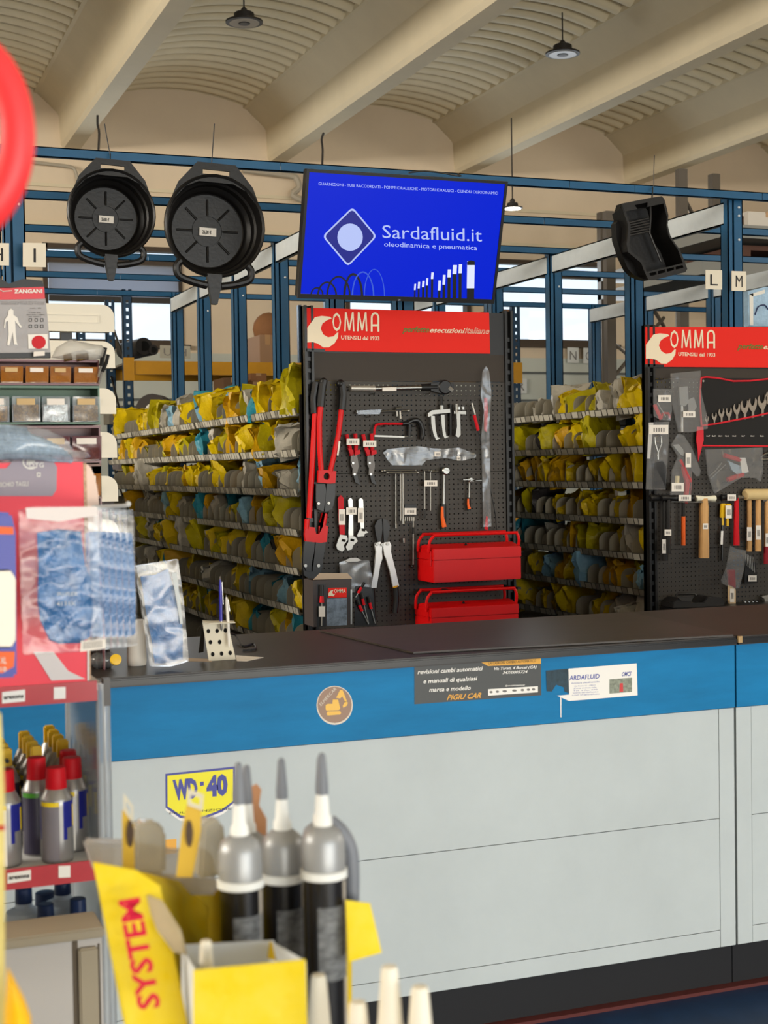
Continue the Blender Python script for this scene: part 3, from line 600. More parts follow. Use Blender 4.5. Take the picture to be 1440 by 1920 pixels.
def signprint(t, par, ox, oy, k, Y, full=True):
    """wrench emblem and lettering; ox, oy = pixel of the emblem crop origin, k = pixels per crop unit"""
    q = lambda u, v, d=0: P(ox+u*k, oy+v*k, Y=Y-d)
    wr = [(118, 1030), (140, 1000), (165, 965), (205, 957), (255, 962), (268, 972), (235, 985), (210, 1005), (200, 1035), (215, 1070), (245, 1088), (280, 1082), (300, 1060), (308, 1058), (305, 1090), (285, 1125), (250, 1150), (215, 1150), (180, 1125), (150, 1118), (118, 1120)]
    t.part('wrench_emblem', MB().slab([q(*p) for p in wr], (0, -.002, 0)), CREAM, par)
    w = MB(); text(w, 'O', q(272, 1048), q(325, 1050), q(272, 930)-q(272, 1048), .0015, bold=.008); [[w.slab([q(u0+a0-4.5, v0, .0015), q(u0+a0+4.5, v0, .0015), q(u0+a1+4.5, v1, .0015), q(u0+a1-4.5, v1, .0015)], (0, -.0006-.00005*jj, 0)) for jj, (a0, v0, a1, v1) in enumerate(((4, 1051, 9, 934), (10, 934, 31, 1046), (31, 1046, 52, 934), (53, 934, 58, 1051)))] for u0 in (345, 424)]
    # round-topped A
    a = [(508, 1053)]+[(508+26-26*math.cos(math.pi*j/8), 968-34*math.sin(math.pi*j/8)) for j in range(9)]+[(560, 1053)]
    i = [(519, 1053)]+[(519+15-15*math.cos(math.pi*j/8), 970-24*math.sin(math.pi*j/8)) for j in range(9)]+[(549, 1053)]
    w.add([q(*p, .0015) for p in a]+[q(*p, .0015) for p in i], [(j, j+1, 12+j, 11+j) for j in range(10)]); w.slab([q(515, 1020, .001), q(553, 1020, .001), q(553, 1008, .001), q(515, 1008, .001)], (0, -.0008, 0))
    text(w, 'UTENSILI dal 1933', q(325, 1100), q(560, 1106), q(325, 1076)-q(325, 1100), .0015, bold=.02); t.part('cream_lettering', w, CREAM, par)
    w = MB(); text(w, 'perfette', q(703, 1055), q(864, 1058), q(709, 1018)-q(703, 1055), .0015, bold=.02, shear=.2); t.part('green_lettering', w, mat('green_sign_print', (92, 112, 34), .5), par)
    w = MB(); text(w, 'esecuzioni', q(868, 1058), q(1082, 1062), q(874, 1026)-q(868, 1058), .0015, bold=.02, shear=.2); t.part('white_lettering', w, CREAM, par)
    w = MB(); text(w, 'italiane', q(1084, 1062), q(1232, 1066), q(1090, 1026)-q(1084, 1062), .0015, bold=.02, shear=.2); t.part('outlined_lettering', w, CREAM, par)
    w = MB(); text(w, 'italiane', q(1087, 1060, .0012), q(1229, 1064, .0012), q(1093, 1028)-q(1087, 1060), .0012, bold=-.012, shear=.2); t.part('red_lettering', w, mat('dark_red_print', (206, 40, 30), .5), par)
def board(x0, x1, label, sgn, signoff, hh):
    t = Thing('tool_board', label, 'tool display', (x0, YP, 0)); zt = P(*sgn[3], Y=YP-.01).z+.012; zb = P(*sgn[0], Y=YP-.01).z-.005
    for xa in (x0, x1-.045):
        mb = MB().box((xa, YP-.012, 0), (xa+.012, YP+.05, zt)).box((xa+.033, YP-.012, 0), (xa+.045, YP+.05, zt)).box((xa, YP+.02, 0), (xa+.045, YP+.05, zt))
        for k in range(40): mb.box((xa+.012, YP+.0, .05+k*.055), (xa+.033, YP+.02, .05+k*.055+.02))
        t.part('upright', mb, BLACKM)
    a, b = x0+.046, x1-.046
    t.part('header_panel', MB().box((a, YP, zb-hh), (b, YP+.012, zb)), PLAIN)
    for z0, z1 in ((1.545, zb-hh-.002), (1.115, 1.543), (.685, 1.113), (.25, .683)): t.part('perforated_panel', MB().box((a, YP, z0), (b, YP+.0015, z1)), PEG)
    t.part('base_plinth', MB().box((a, YP-.3, 0), (b, YP+.05, .14)), BLACKM)
    s = t.part('sign_panel', MB().slab([P(x, y, Y=YP-.01) for x, y in sgn], (0, .008, 0)), SIGN)
    t.part('sign_holder', MB().box((a-.01, YP+.0, zb), (b+.01, YP+.02, zt-.012)).slab([P(sgn[0][0]-2, sgn[0][1]+1, Y=YP-.012), P(sgn[0][0]+34, sgn[0][1]+2, Y=YP-.012), P(sgn[0][0]+34, sgn[0][1]-4, Y=YP-.012), P(sgn[0][0]-2, sgn[0][1]-5, Y=YP-.012)], (0, .004, 0)), BLACKM)
    signprint(t, s, *signoff, YP-.0105)
    return t
board(2.135, 3.235, 'dark perforated tool board with red header sign, below the screen', [(575.5, 658), (919, 663), (917, 586), (574, 577)], (540, 300, .30556), .135)
board(4.015, 5.20, 'dark perforated tool board with red header sign, at the right edge of view', [(1211, 687.5), (1560, 690), (1560, 613), (1210.5, 613)], (1211-118*.2935, 613-905*.297, .2935), .055)
# ================================================================== GENERIC TRACED TOOL PARTS
def cv(ox, oy, k): return lambda u, v, d=0, Y=YP: P(ox+u*k, oy+v*k, Y=Y-d)
c1 = cv(560, 660, 1/3.6); c2 = cv(560, 900, 440/1440); c3 = cv(1180, 600, 260/1440); c4 = cv(1180, 860, 260/1440)
def flat(q, pts, d0, th): return MB().slab([q(u, v, d0) for u, v in pts], (0, -th, 0))
def rod(q, pts, r, d=.02, n=8): return MB().tube([q(p[0], p[1], p[2] if len(p) > 2 else d) for p in pts], r, n)
def pins(q, pts, L=.05):
    mb = MB()
    for u, v in pts: a = q(u, v, 0); mb.tube([a, a+Vector((0, -L, 0)), a+Vector((0, -L-.004, .008))], .0028, 6)
    return mb
def ptag(t, q, u0, v0, u1, v1, d, label=None, par=None):
    o = t.part('price_tag', MB().slab([q(u0, v1, d), q(u1, v1, d), q(u1, v0, d), q(u0, v0, d)], (0, .0006, 0)), PAPER, par)
    um, vm_ = (u0+u1)/2, (v0+v1)/2; w, h = (u1-u0)*.3, (v1-v0)*.16; mb = MB()
    for k in range(5): uu = um-w*.9+k*w*.42; mb.slab([q(uu, vm_+h*1.6, d+.0004), q(uu+w*.22, vm_+h*1.6, d+.0004), q(uu+w*.22, vm_-h*1.2, d+.0004), q(uu, vm_-h*1.2, d+.0004)], (0, -.0003, 0))
    t.part('tag_print', mb, GREYINK, o)
def T(name, label, cat, q, u, v): return Thing(name, label, cat, q(u, v, .02))
# single pegs
def hookset(q, pts, label, grp='bare display hooks'):
    for k, (u, v) in enumerate(pts): single('display_hook', pins(q, [(u, v)]), CHROME, label % ORD[k] if '%' in label else label, 'hook', grp)
hookset(c1, [(488, 285), (856, 285)], 'bare chrome hook under the long torque wrench, %s from left'); hookset(c1, [(458, 440)], 'bare chrome hook under the extension bar'); hookset(c1, [(560, 505), (760, 505)], 'chrome hook holding the small hacksaw, %s from left')
# --- big bolt cutters
t = T('bolt_cutter', 'largest red bolt cutter with black grips, leftmost on the middle board', 'bolt cutter', c1, 90, 400)
t.part('handle_tube', rod(c1, [(150, 340, .03), (110, 420, .03), (90, 800, .03), (70, 1120, .03)], .014, n=10), RED)
t.part('grip', rod(c1, [(118, 205, .03), (100, 310, .03), (104, 415, .03)], .017, n=10), BLACK)
t.part('pivot_block', flat(c2, [(35, 285), (90, 290), (100, 330), (118, 330), (120, 285), (150, 265), (175, 200), (140, 200), (125, 260), (172, 285), (165, 378), (130, 385), (35, 375), (30, 330)], .02, .02), RED)
t.part('handle_tube', MB().tube([c2(52, 240, .03), c2(48, 300, .03)], .013, 10), RED)
t.part('handle_tube', MB().tube([c2(165, 205, .03), c2(150, 290, .03)], .012, 10), RED)
t.part('jaw', flat(c2, [(30, 375), (92, 380), (88, 440), (75, 500), (68, 560), (40, 555), (20, 520), (22, 450)], .02, .018), BLACKM); t.part('jaw', flat(c2, [(98, 380), (160, 380), (150, 440), (138, 530), (110, 560), (78, 560), (88, 480)], .02, .018), BLACKM)
t.part('jaw_base', flat(c2, [(20, 520), (140, 540), (120, 590), (70, 612), (30, 585)], .015, .012), BLACKM)
t.part('pivot_bolt', MB(), STEEL); t.part('pivot_bolt', MB().lathe([(.009, 0), (.008, .012)], c2(38, 525, .035), (0, -1, 0), 10), STEEL); t.part('pivot_bolt', MB().lathe([(.009, 0), (.008, .012)], c2(118, 525, .035), (0, -1, 0), 10), STEEL)
t = T('bolt_cutter', 'second red bolt cutter with black grips, overlapping the largest one', 'bolt cutter', c1, 180, 380)
t.part('handle_tube', rod(c1, [(150, 370, .055), (140, 480, .055), (142, 650, .055), (152, 800, .05)], .013, n=10), RED)
t.part('handle_tube', rod(c1, [(288, 390, .055), (268, 560, .055), (240, 690, .055), (212, 810, .05)], .013, n=10), RED)
t.part('grip', rod(c1, [(172, 190, .055), (160, 250, .055), (150, 370, .055)], .019, n=10), BLACK); t.part('grip', rod(c1, [(290, 205, .055), (300, 290, .055), (290, 390, .055)], .020, n=10), BLACK)
t.part('grip_end', MB().ball(c1(168, 200, .055), .019).ball(c1(282, 215, .055), .021).ball(c1(318, 250, .05), .014), BLACK)
t.part('pivot_block', MB().ring([c1(u, v, .04) for u, v in [(125, 800), (150, 795), (205, 800), (245, 805), (238, 885), (205, 888), (165, 885), (122, 880)]], [c1(u, v, .04) for u, v in [(160, 830), (175, 815), (190, 815), (200, 830), (200, 850), (190, 862), (172, 862), (160, 850)]], (0, -.02, 0)), RED)
t.part('jaw', flat(c1, [(108, 890), (170, 890), (178, 950), (168, 1020), (160, 1075), (115, 1060), (108, 1000)], .03, .02), BLACKM); t.part('jaw', flat(c1, [(180, 890), (240, 890), (234, 1000), (218, 1060), (168, 1078), (172, 1010), (176, 950)], .032, .02), BLACKM)
t.part('pivot_bolt', MB(), STEEL); t.part('pivot_bolt', MB().lathe([(.008, 0), (.007, .012)], c1(130, 1022, .05), (0, -1, 0), 10), STEEL); t.part('pivot_bolt', MB().lathe([(.008, 0), (.007, .012)], c1(198, 1020, .05), (0, -1, 0), 10), STEEL)
t.part('price_tag', flat(c1, [(270, 600), (282, 605), (268, 700), (258, 698)], .07, .001), PAPER)
# --- torque wrench
t = T('torque_wrench', 'long chrome torque wrench lying along the top of the middle board', 'wrench', c1, 640, 245)
t.part('grip_tube', rod(c1, [(350, 245), (515, 247)], .0145, .03, 12), mat('knurled_aluminium', (186, 182, 172), .45, .7)); t.part('shaft', rod(c1, [(515, 247), (832, 240)], .011, .03, 12), CHROME)
t.part('neck', rod(c1, [(828, 240), (930, 238)], .017, .03, 12), BLACK)
t.part('ratchet_head', MB().lathe([(.036, 0), (.036, .03), (.03, .036)], c1(972, 240, .015), (0, -1, 0), 22).slab([c1(u, v, .018) for u, v in [(880, 215), (980, 195), (1035, 215), (1035, 265), (980, 288), (920, 275), (880, 262)]], (0, -.026, 0)), BLACK)
t.part('drive_square', rod(c1, [(1010, 240), (1036, 262)], .012, .045, 8), STEEL); t.part('price_tag', flat(c1, [(565, 240), (660, 238), (660, 262), (565, 264)], .045, .001), PAPER)
# --- extension bar
t = T('extension_bar', 'slim chrome bar in a clear sleeve below the torque wrench', 'tool', c1, 560, 403)
t.part('shaft', rod(c1, [(388, 408), (510, 403), (748, 397)], .0055, .025, 8), CHROME); t.part('collar', rod(c1, [(655, 385), (690, 384)], .011, .03, 8), CHROME); t.part('socket_stub', rod(c1, [(662, 390), (664, 435)], .006, .03, 8).tube([c1(682, 390, .03), c1(686, 450, .03)], .006, 8), CHROME)
t.part('ball_end', MB().ball(c1(740, 397, .025), .008).ball(c1(392, 408, .025), .008), STEEL); t.part('sleeve', flat(c1, [(390, 395), (560, 388), (545, 420), (400, 422)], .035, .002), CLEAR)
# --- mini hacksaw
t = T('junior_hacksaw', 'small hacksaw with red frame and black handle on the middle board', 'saw', c1, 680, 520)
fr = smoothpath([c1(510, 560, .03), c1(516, 510, .03), c1(545, 487, .03), c1(700, 485, .03)], 4); t.part('frame_bow', MB().tube(fr, .006, 8), REDG)
t.part('front_handle', MB().tube(smoothpath([c1(700, 485, .03), c1(745, 490, .03), c1(745, 570, .03)], 5), .010, 10), BLACK)
t.part('rear_handle', MB().tube(smoothpath([c1(735, 480, .03), c1(775, 462, .03), c1(812, 470, .03), c1(835, 530, .03), c1(830, 590, .03)], 4), [.007, .008, .009, .010, .011, .012, .013, .013, .014, .014, .014, .014, .014, .014, .013, .012, .010], 10), BLACK)
t.part('blade', flat(c1, [(512, 560), (730, 568), (730, 580), (512, 572)], .03, .001), STEEL); t.part('wing_nut', rod(c1, [(715, 572), (765, 572)], .006, .03), STEEL)
# --- tin snips
DKS = mat('dark_forged_steel', (84, 80, 76), .4, .6)
def snips(label, dx, l, r, tagr):
    t = T('tin_snips', label, 'snips', c1, (l+r)/2+dx, 600)
    t.part('handle', rod(c1, [(l-18, 555), (l, 620), (l+16, 700)], .010, .03, 8), REDG); t.part('handle', rod(c1, [(r+4, 550), (r+10, 620), (r+6, 690)], .010, .03, 8), REDG)
    t.part('finger_guard', flat(c1, [(l-14, 650), (l+22, 662), (l+26, 690), (l+6, 695)], .035, .012).slab([c1(u, v, .035) for u, v in [(r+30, 660), (r-2, 668), (r-2, 700), (r+34, 685)]], (0, -.012, 0)), REDG)
    t.part('lever', flat(c1, [(l+8, 700), (l+30, 700), (l+40, 760), (l+52, 800), (l+40, 830), (l+8, 760)], .025, .008), DKS); t.part('lever', flat(c1, [(r-12, 690), (r+12, 690), (r+24, 770), (r+10, 830), (r-20, 830), (r-14, 760)], .026, .008), DKS)
    t.part('blade', flat(c1, [(l+8, 760), (l+40, 790), (r+10, 810), (r+24, 870), (r+38, 900), (r+2, 880), (l+26, 830)], .02, .007), BLACKM)
    t.part('pivot_bolt', MB(), CHROME); t.part('pivot_bolt', MB().lathe([(.006, 0), (.006, .008)], c1(r-4, 825, .03), (0, -1, 0), 8), CHROME); t.part('pivot_bolt', MB().lathe([(.006, 0), (.006, .008)], c1(l+24, 750, .033), (0, -1, 0), 8), CHROME)
    ptag(t, c1, *tagr, .055)
snips('left pair of red-handled tin snips on the middle board', 0, 340, 378, (324, 585, 410, 628)); snips('right pair of red-handled tin snips, beside the small hacksaw', 0, 452, 488, (436, 598, 524, 640))
# --- three-leg puller (two legs forward, one aside) and its box spanner
t = T('gear_puller', 'silver three-legged gear puller at the upper right of the middle board', 'puller', c1, 960, 400)
t.part('yoke', flat(c1, [(862, 415), (890, 395), (1010, 385), (1012, 410), (895, 422), (890, 440), (862, 438)], .02, .02), STEEL); t.part('puller_leg', flat(c1, [(888, 432), (912, 432), (918, 520), (930, 575), (950, 582), (922, 594), (905, 560), (890, 490)], .04, .012), STEEL)
t.part('puller_leg', flat(c1, [(955, 425), (978, 425), (982, 520), (990, 570), (1008, 572), (980, 584), (968, 560), (958, 480)], .045, .012), STEEL); t.part('screw_spindle', rod(c1, [(965, 375), (968, 300), (962, 430)], .006, .03, 8), BLACKM)
t.part('spindle_head', MB().lathe([(.010, 0), (.010, .02)], c1(965, 388, .03), (0, 0, 1), 6), STEEL)
t = T('gear_puller', 'narrow silver puller hanging at the right, below the torque wrench head', 'puller', c1, 1070, 400)
t.part('yoke', flat(c1, [(1040, 400), (1120, 400), (1120, 422), (1040, 418)], .02, .016), STEEL); t.part('puller_leg', flat(c1, [(1058, 415), (1082, 415), (1086, 560), (1070, 580), (1052, 565), (1062, 500)], .035, .014), STEEL); t.part('yoke_stud', rod(c1, [(1064, 350), (1064, 420)], .007, .035).tube([c1(1080, 370, .04), c1(1080, 390, .04)], .009, 6).tube([c1(1108, 370, .04), c1(1108, 390, .04)], .008, 6), CHROME)
t.part('black_sleeve', rod(c1, [(1026, 350), (1026, 560)], .010, .02), BLACK)
# --- wrapped bar
t = T('wrapped_t_bar', 'chrome bar wrapped in a crumpled clear bag, middle of the board', 'tool', c1, 880, 685)
t.part('shaft', rod(c1, [(595, 668), (870, 680), (1185, 692)], .008, .035), CHROME); t.part('sliding_block', rod(c1, [(1060, 660), (1062, 705)], .012, .04), BLACKM)
bagpts = [(568, 680), (600, 655), (800, 635), (900, 650), (985, 655), (1080, 645), (1195, 690), (1195, 710), (1100, 735), (985, 715), (860, 730), (830, 765), (630, 765), (600, 730)]
t.part('bag', flat(c1, bagpts, .05, .004), CLEAR); ptag(t, c1, 916, 672, 958, 706, .058); ptag(t, c1, 1068, 704, 1092, 732, .058)
# --- T-handle socket wrenches cluster
def tee(label, u, v0, v1, l, r_, rad, tip=.007, d=.03):
    t = T('t_handle_wrench', label, 'wrench', c1, u, v0); t.part('cross_bar', rod(c1, [(l, v0+2), (r_, v0-1)], rad*.85, d+.008, 8).ball(c1(r_, v0-1, d+.008), rad*1.25).ball(c1(l, v0+2, d+.008), rad*1.25), CHROME)
    t.part('shaft', rod(c1, [(u, v0), (u+1, v1)], rad, d, 8), CHROME); t.part('socket_end', rod(c1, [(u+1, v1-30), (u+1, v1)], tip, d, 8), CHROME)
tee('leftmost chrome T-handle socket wrench of the bundle', 655, 803, 1190, 565, 720, .0045, .006, .03)
tee('chrome T-handle wrench second in the bundle', 688, 800, 1140, 580, 790, .0042, .006, .045); tee('tallest chrome T-handle wrench at the right of the bundle', 704, 815, 1160, 600, 804, .0055, .008, .06)
t = T('t_handle_wrench', 'slim chrome T-handle wrench with a paper tag, right of the bundle', 'wrench', c1, 890, 805); t.part('cross_bar', rod(c1, [(845, 802), (940, 806)], .004, .03), CHROME); t.part('shaft', rod(c1, [(890, 806), (891, 1070)], .003, .03), CHROME); t.part('ball_joint', MB().ball(c1(893, 804, .03), .006), CHROME); ptag(t, c1, 848, 866, 936, 906, .05)
t = T('t_handle_wrench', 'slim chrome T-handle wrench hanging just left of the tagged one', 'wrench', c1, 850, 800); t.part('shaft', rod(c1, [(850, 800), (852, 1130)], .003, .04), CHROME); t.part('cross_bar', rod(c1, [(838, 800), (872, 799)], .0035, .04), CHROME); t.part('socket_end', rod(c1, [(852, 1060), (852, 1130)], .005, .04), BLACKM)
# --- ratchets with orange grips
def ratchet(label, u, vt, vb, s, tip=True):
    t = T('ratchet_handle', label, 'ratchet', c1, u, vt); R_ = .0022*s
    t.part('head', MB().lathe([(.0075*s, 0), (.0078*s, .01*s), (.006*s, .012*s)], c1(u+4, vt+25*s/2.4, .02), (0, -1, 0), 18), CHROME); t.part('shaft', rod(c1, [(u+2, vt+40*s/2.4), (u, vb-(vb-vt)*.40)], [R_*1.0, R_*1.4], .028, 10), CHROME)
    t.part('grip', MB().tube([c1(u, vb-(vb-vt)*.40, .028), c1(u, vb-(vb-vt)*.2, .028), c1(u-1, vb, .028)], [R_*2.4, R_*2.6, R_*2.3], 12), BLACK); t.part('orange_inlay', MB().tube([c1(u-3*s, vb-(vb-vt)*.36, .036), c1(u-3*s, vb-(vb-vt)*.2, .036), c1(u+2*s, vb-14, .036)], [R_*1.2, R_*1.5, R_*2.2], 10), ORANGE)
    t.part('direction_lever', rod(c1, [(u+8, vt+18), (u+10+12*s, vt+28)], .003, .05, 6), CHROME)
ratchet('larger ratchet handle with orange and black grip on the middle board', 977, 775, 1195, 2.6); ratchet('small ratchet handle with orange and black grip at the board right', 1149, 845, 1072, 1.7)
single('wire_bracket', MB().tube([c1(1112, 880, .01), c1(1112, 862, .05), c1(1180, 862, .05), c1(1195, 868, .01), c1(1235, 866, .01)], .0025, 6), CHROME, 'thin wire bracket behind the small ratchet handle', 'bracket')
# --- carded socket strip under the wrenches
t = T('socket_set_card', 'black carded set of small chrome sockets hanging from a hook', 'socket set', c2, 685, 190)
t.part('card', flat(c2, [(650, 150), (722, 150), (722, 215), (650, 215)], .015, .003), BLACK); ptag(t, c2, 650, 172, 722, 212, .03)
for k in range(5): t.part('socket', MB().lathe([(.0045, 0), (.0045, .02)], c2(655+k*13, 252, .03), (0, 0, 1), 8), CHROME)
t.part('rail', flat(c2, [(648, 255), (715, 255), (715, 262), (648, 262)], .02, .01), BLACKM)
t = T('extension_bar', 'long dark chrome bar hanging below the socket card', 'tool', c2, 700, 300); t.part('shaft', rod(c2, [(703, 230), (703, 520)], .004, .03), STEEL); t.part('tip', rod(c2, [(703, 290), (703, 330)], .006, .03).ball(c2(697, 530, .03), .009), BLACKM)
single('loose_socket', MB().lathe([(.006, 0), (.006, .022)], c2(646, 385, .03), (0, 0, 1), 8), CHROME, 'small bright chrome socket hanging at the foot of the T-handle bundle', 'socket')
# --- adjustable wrenches
def adj(label, pts_h, m, jaw, colr, tagr):
    t = T('adjustable_wrench', label, 'wrench', c2, *pts_h[0]); t.part('handle', flat(c2, pts_h, .03, .008), m)
    t.part('fixed_jaw', flat(c2, jaw, .03, .012), colr); cx = sum(p[0] for p in jaw)/len(jaw); cy = sum(p[1] for p in jaw)/len(jaw)
    t.part('adjusting_screw', rod(c2, [(cx+2, cy-22), (cx+22, cy-18)], .006, .043), BLACKM); ptag(t, c2, *tagr, .045)
adj('leftmost adjustable wrench with red handle on the middle board', [(238, 110), (255, 92), (272, 110), (280, 335), (252, 335), (240, 200)], REDG, [(250, 335), (290, 340), (298, 365), (272, 400), (278, 425), (262, 438), (232, 425), (226, 400)], STEEL, (247, 180, 285, 275))
adj('middle adjustable wrench, all chrome', [(300, 122), (315, 108), (328, 122), (330, 200), (332, 340), (302, 340), (306, 200)], CHROME, [(302, 335), (345, 350), (358, 375), (330, 400), (322, 425), (295, 432), (284, 410), (300, 380)], STEEL, (292, 168, 356, 212))
adj('rightmost small adjustable wrench, pale chrome', [(364, 120), (378, 110), (392, 120), (396, 200), (398, 300), (378, 300), (366, 200)], CHROME, [(372, 300), (400, 300), (422, 322), (402, 328), (395, 345), (358, 348), (352, 342)], STEEL, (364, 172, 398, 262))
# --- hand bolt cutter with bare alloy arms
t = T('bolt_cutter', 'pale alloy-armed bolt cutter hanging jaws up beside the tool boxes', 'bolt cutter', c2, 510, 400)
t.part('jaw', flat(c2, [(462, 280), (480, 245), (505, 235), (510, 300), (500, 375), (480, 375), (468, 330)], .03, .012), BLACKM); t.part('jaw', flat(c2, [(512, 235), (540, 248), (555, 285), (548, 330), (535, 378), (518, 378), (514, 300)], .032, .012), BLACKM)
t.part('arm', flat(c2, [(465, 385), (495, 378), (508, 400), (505, 440), (508, 480), (495, 520), (472, 660), (436, 662), (458, 560), (470, 440), (462, 400)], .03, .014), mat('cast_aluminium', (206, 204, 200), .42, .5)); t.part('arm', flat(c2, [(512, 400), (520, 382), (552, 378), (562, 400), (560, 440), (590, 560), (610, 648), (574, 655), (555, 560), (530, 480), (520, 460)], .034, .014), mat('cast_aluminium'))
t.part('pivot_bolt', MB(), STEEL); t.part('pivot_bolt', MB().lathe([(.008, 0), (.008, .008)], c2(480, 394, .045), (0, -1, 0), 10), STEEL); t.part('pivot_bolt', MB().lathe([(.008, 0), (.008, .008)], c2(512, 396, .047), (0, -1, 0), 10), STEEL); t.part('pivot_bolt', MB().lathe([(.008, 0), (.008, .008)], c2(544, 392, .047), (0, -1, 0), 10), STEEL)
t.part('grip', rod(c2, [(595, 655), (600, 740), (592, 815)], .014, .04, 10), BLACK); t.part('grip', rod(c2, [(452, 662), (455, 760), (462, 860)], .013, .04, 10), BLACK); t.part('yellow_band', rod(c2, [(592, 648), (594, 658)], .0145, .04, 10), YEL)
# --- long clear-bagged bar and pick-up tool at the right edge
t = T('pry_bar_in_bag', 'long narrow clear bag with a slim red tool at the right edge of the board', 'tool', c1, 1262, 300)
bp_ = [(1240, 130), (1265, 95), (1285, 130), (1300, 290), (1285, 500), (1290, 700), (1295, 1000), (1300, 1180), (1245, 1180), (1240, 900), (1232, 560), (1250, 400), (1228, 290)]
t.part('bag', flat(c1, bp_, .05, .003), CLEAR); t.part('red_card', flat(c1, [(1252, 310), (1272, 310), (1278, 400), (1270, 540), (1252, 530)], .045, .002), REDG); t.part('shaft', rod(c1, [(1262, 400), (1272, 1150)], .005, .04), BLACKM)
t.part('bag_foot_label', flat(c2, [(1150, 220), (1160, 225), (1160, 310), (1140, 300)], .05, .001), REDG)
t = T('pickup_tool', 'thin black flexible tool with a red grip slanting down the board edge', 'tool', c1, 1190, 430); t.part('flexible_shaft', MB().tube(smoothpath([c1(1210, 530, .04), c1(1245, 680, .04), c1(1285, 880, .04), c1(1325, 1080, .04), c1(1335, 1200, .03)], 4), .0028, 6), BLACK); t.part('grip', rod(c1, [(1185, 425), (1212, 530)], .008, .04, 10), REDG); t.part('button_end', rod(c1, [(1168, 345), (1190, 425)], .005, .04), STEEL)
# --- metal tool boxes
def toolbox(label, fl, fr, ytop, ybot, hy, closed_only=False):
    """fl, fr = pixel x of the front face; ytop, ybot = pixel y there; hy = pixel y of the handle top"""
    Yf = YP-.215; a, b, c, d = P(fl, ybot, Y=Yf), P(fr, ybot-6, Y=Yf), P(fr, ytop-6+.5, Y=Yf), P(fl, ytop, Y=Yf)
    x0, x1, z0, z1 = a.x, b.x, a.z, d.z; t = Thing('cantilever_toolbox', label, 'toolbox', ((x0+x1)/2, YP-.1, z0))
    t.part('lower_body', MB().box((x0, Yf, z0), (x1, YP-.01, z0+(z1-z0)*.66)), RED, bevel=.003)
    t.part('upper_tray', MB().box((x0-.001, Yf-.003, z0+(z1-z0)*.67), (x1+.001, YP-.008, z1)), RED, bevel=.003)
    lidb = MB(); ym = (Yf+YP)/2-.005
    lidb.slab([(x0, Yf+.002, z1), (x0, Yf+.09, z1+.018), (x0, YP-.1, z1+.018), (x0, YP-.012, z1)], (x1-x0, 0, 0)); t.part('lid', lidb, RED, bevel=.002)
    hz = P((fl+fr)/2, hy, Y=Yf+.03).z; e = .012
    for yy in (Yf+.02, YP-.06):
        h = smoothpath([(x0-e, yy+.01, z0+(z1-z0)*.9), (x0-e, yy, hz-.035), (x0+.012, yy, hz-.004), (x0+.05, yy, hz), (x1-.05, yy, hz), (x1-.012, yy, hz-.004), (x1+e-.012, yy, hz-.035), (x1+e-.012, yy+.01, z1)], 4); t.part('handle', MB().tube(h, .0075, 8), RED)
    t.part('side_link', MB().box((x0-.008, Yf+.02, z0+.08), (x0-.002, Yf+.04, z1-.01)), RED); t.part('lid_knob', MB().lathe([(.006, 0), (.007, .006), (.003, .01)], ((x0+x1)/2-.04, Yf+.05, z1+.011), n=10), BLACKM)
toolbox('red metal cantilever toolbox, upper one, hung on the middle board', 813.5, 977.5, 1030, 1093, 1001)
toolbox('red metal cantilever toolbox, lower one, partly behind the counter', 809, 973, 1141, 1196, 1106)
# shelf ledge for upper box
for xx, wd2 in ((2.80, 'left'), (3.15, 'right')): single('board_bracket', MB().box((xx, YP-.20, .962), (xx+.02, YP, .972)), BLACKM, 'black bracket arm under the %s end of the upper red toolbox' % wd2, 'bracket')
# --- counter-display box with emblem, blister packs
Yb = 5.55
def bx(u, v, d=0): return P(560+u*440/1440, 900+v*440/1440, Y=Yb-d)
t = Thing('screwdriver_display_box', 'dark open display box with a small red emblem sign, left foot of middle board', 'box', bx(200, 900))
p0, p1 = bx(92, 902), bx(328, 896); ztop = bx(200, 612).z
t.part('body', MB().ring([Vector((p0.x, Yb, p0.z)), Vector((p1.x, Yb, p0.z)), Vector((p1.x, Yb+.12, p0.z)), Vector((p0.x, Yb+.12, p0.z))], [Vector((p0.x+.004, Yb+.004, p0.z)), Vector((p1.x-.004, Yb+.004, p0.z)), Vector((p1.x-.004, Yb+.116, p0.z)), Vector((p0.x+.004, Yb+.116, p0.z))], (0, 0, ztop-p0.z)), mat('dark_printed_card', (56, 48, 46), .55))
t.part('top_flap', MB().slab([bx(90, 612), bx(130, 572), (bx(300, 572)), bx(330, 605)], (0, .003, 0)), mat('beige_card', (170, 150, 128), .7))
t.part('emblem_sign', MB().slab([bx(180, 722, .002), bx(294, 720, .002), bx(294, 660, .002), bx(180, 662, .002)], (0, -.001, 0)), SIGN)
w = MB(); text(w, 'OMMA', bx(218, 692, .0035), bx(288, 692, .0035), bx(218, 668)-bx(218, 692), .0005, bold=.01); w.slab([bx(u, v, .0035) for u, v in [(183, 695), (195, 680), (214, 674), (205, 690), (214, 702), (226, 696), (214, 714), (196, 710), (183, 712)]], (0, -.0006, 0)); t.part('emblem_print', w, CREAM)
t.part('picture_print', MB().slab([bx(172, 896, .002), bx(296, 890, .002), bx(296, 725, .002), bx(172, 728, .002)], (0, -.0006, 0)), mat('grey_blue_print', (120, 134, 150), .35, var=.75, vscale=22))
t.part('window_opening', MB().slab([bx(112, 900, .001), bx(166, 900, .001), bx(166, 640, .001), bx(112, 640, .001)], (0, -.0006, 0)), BLACK)
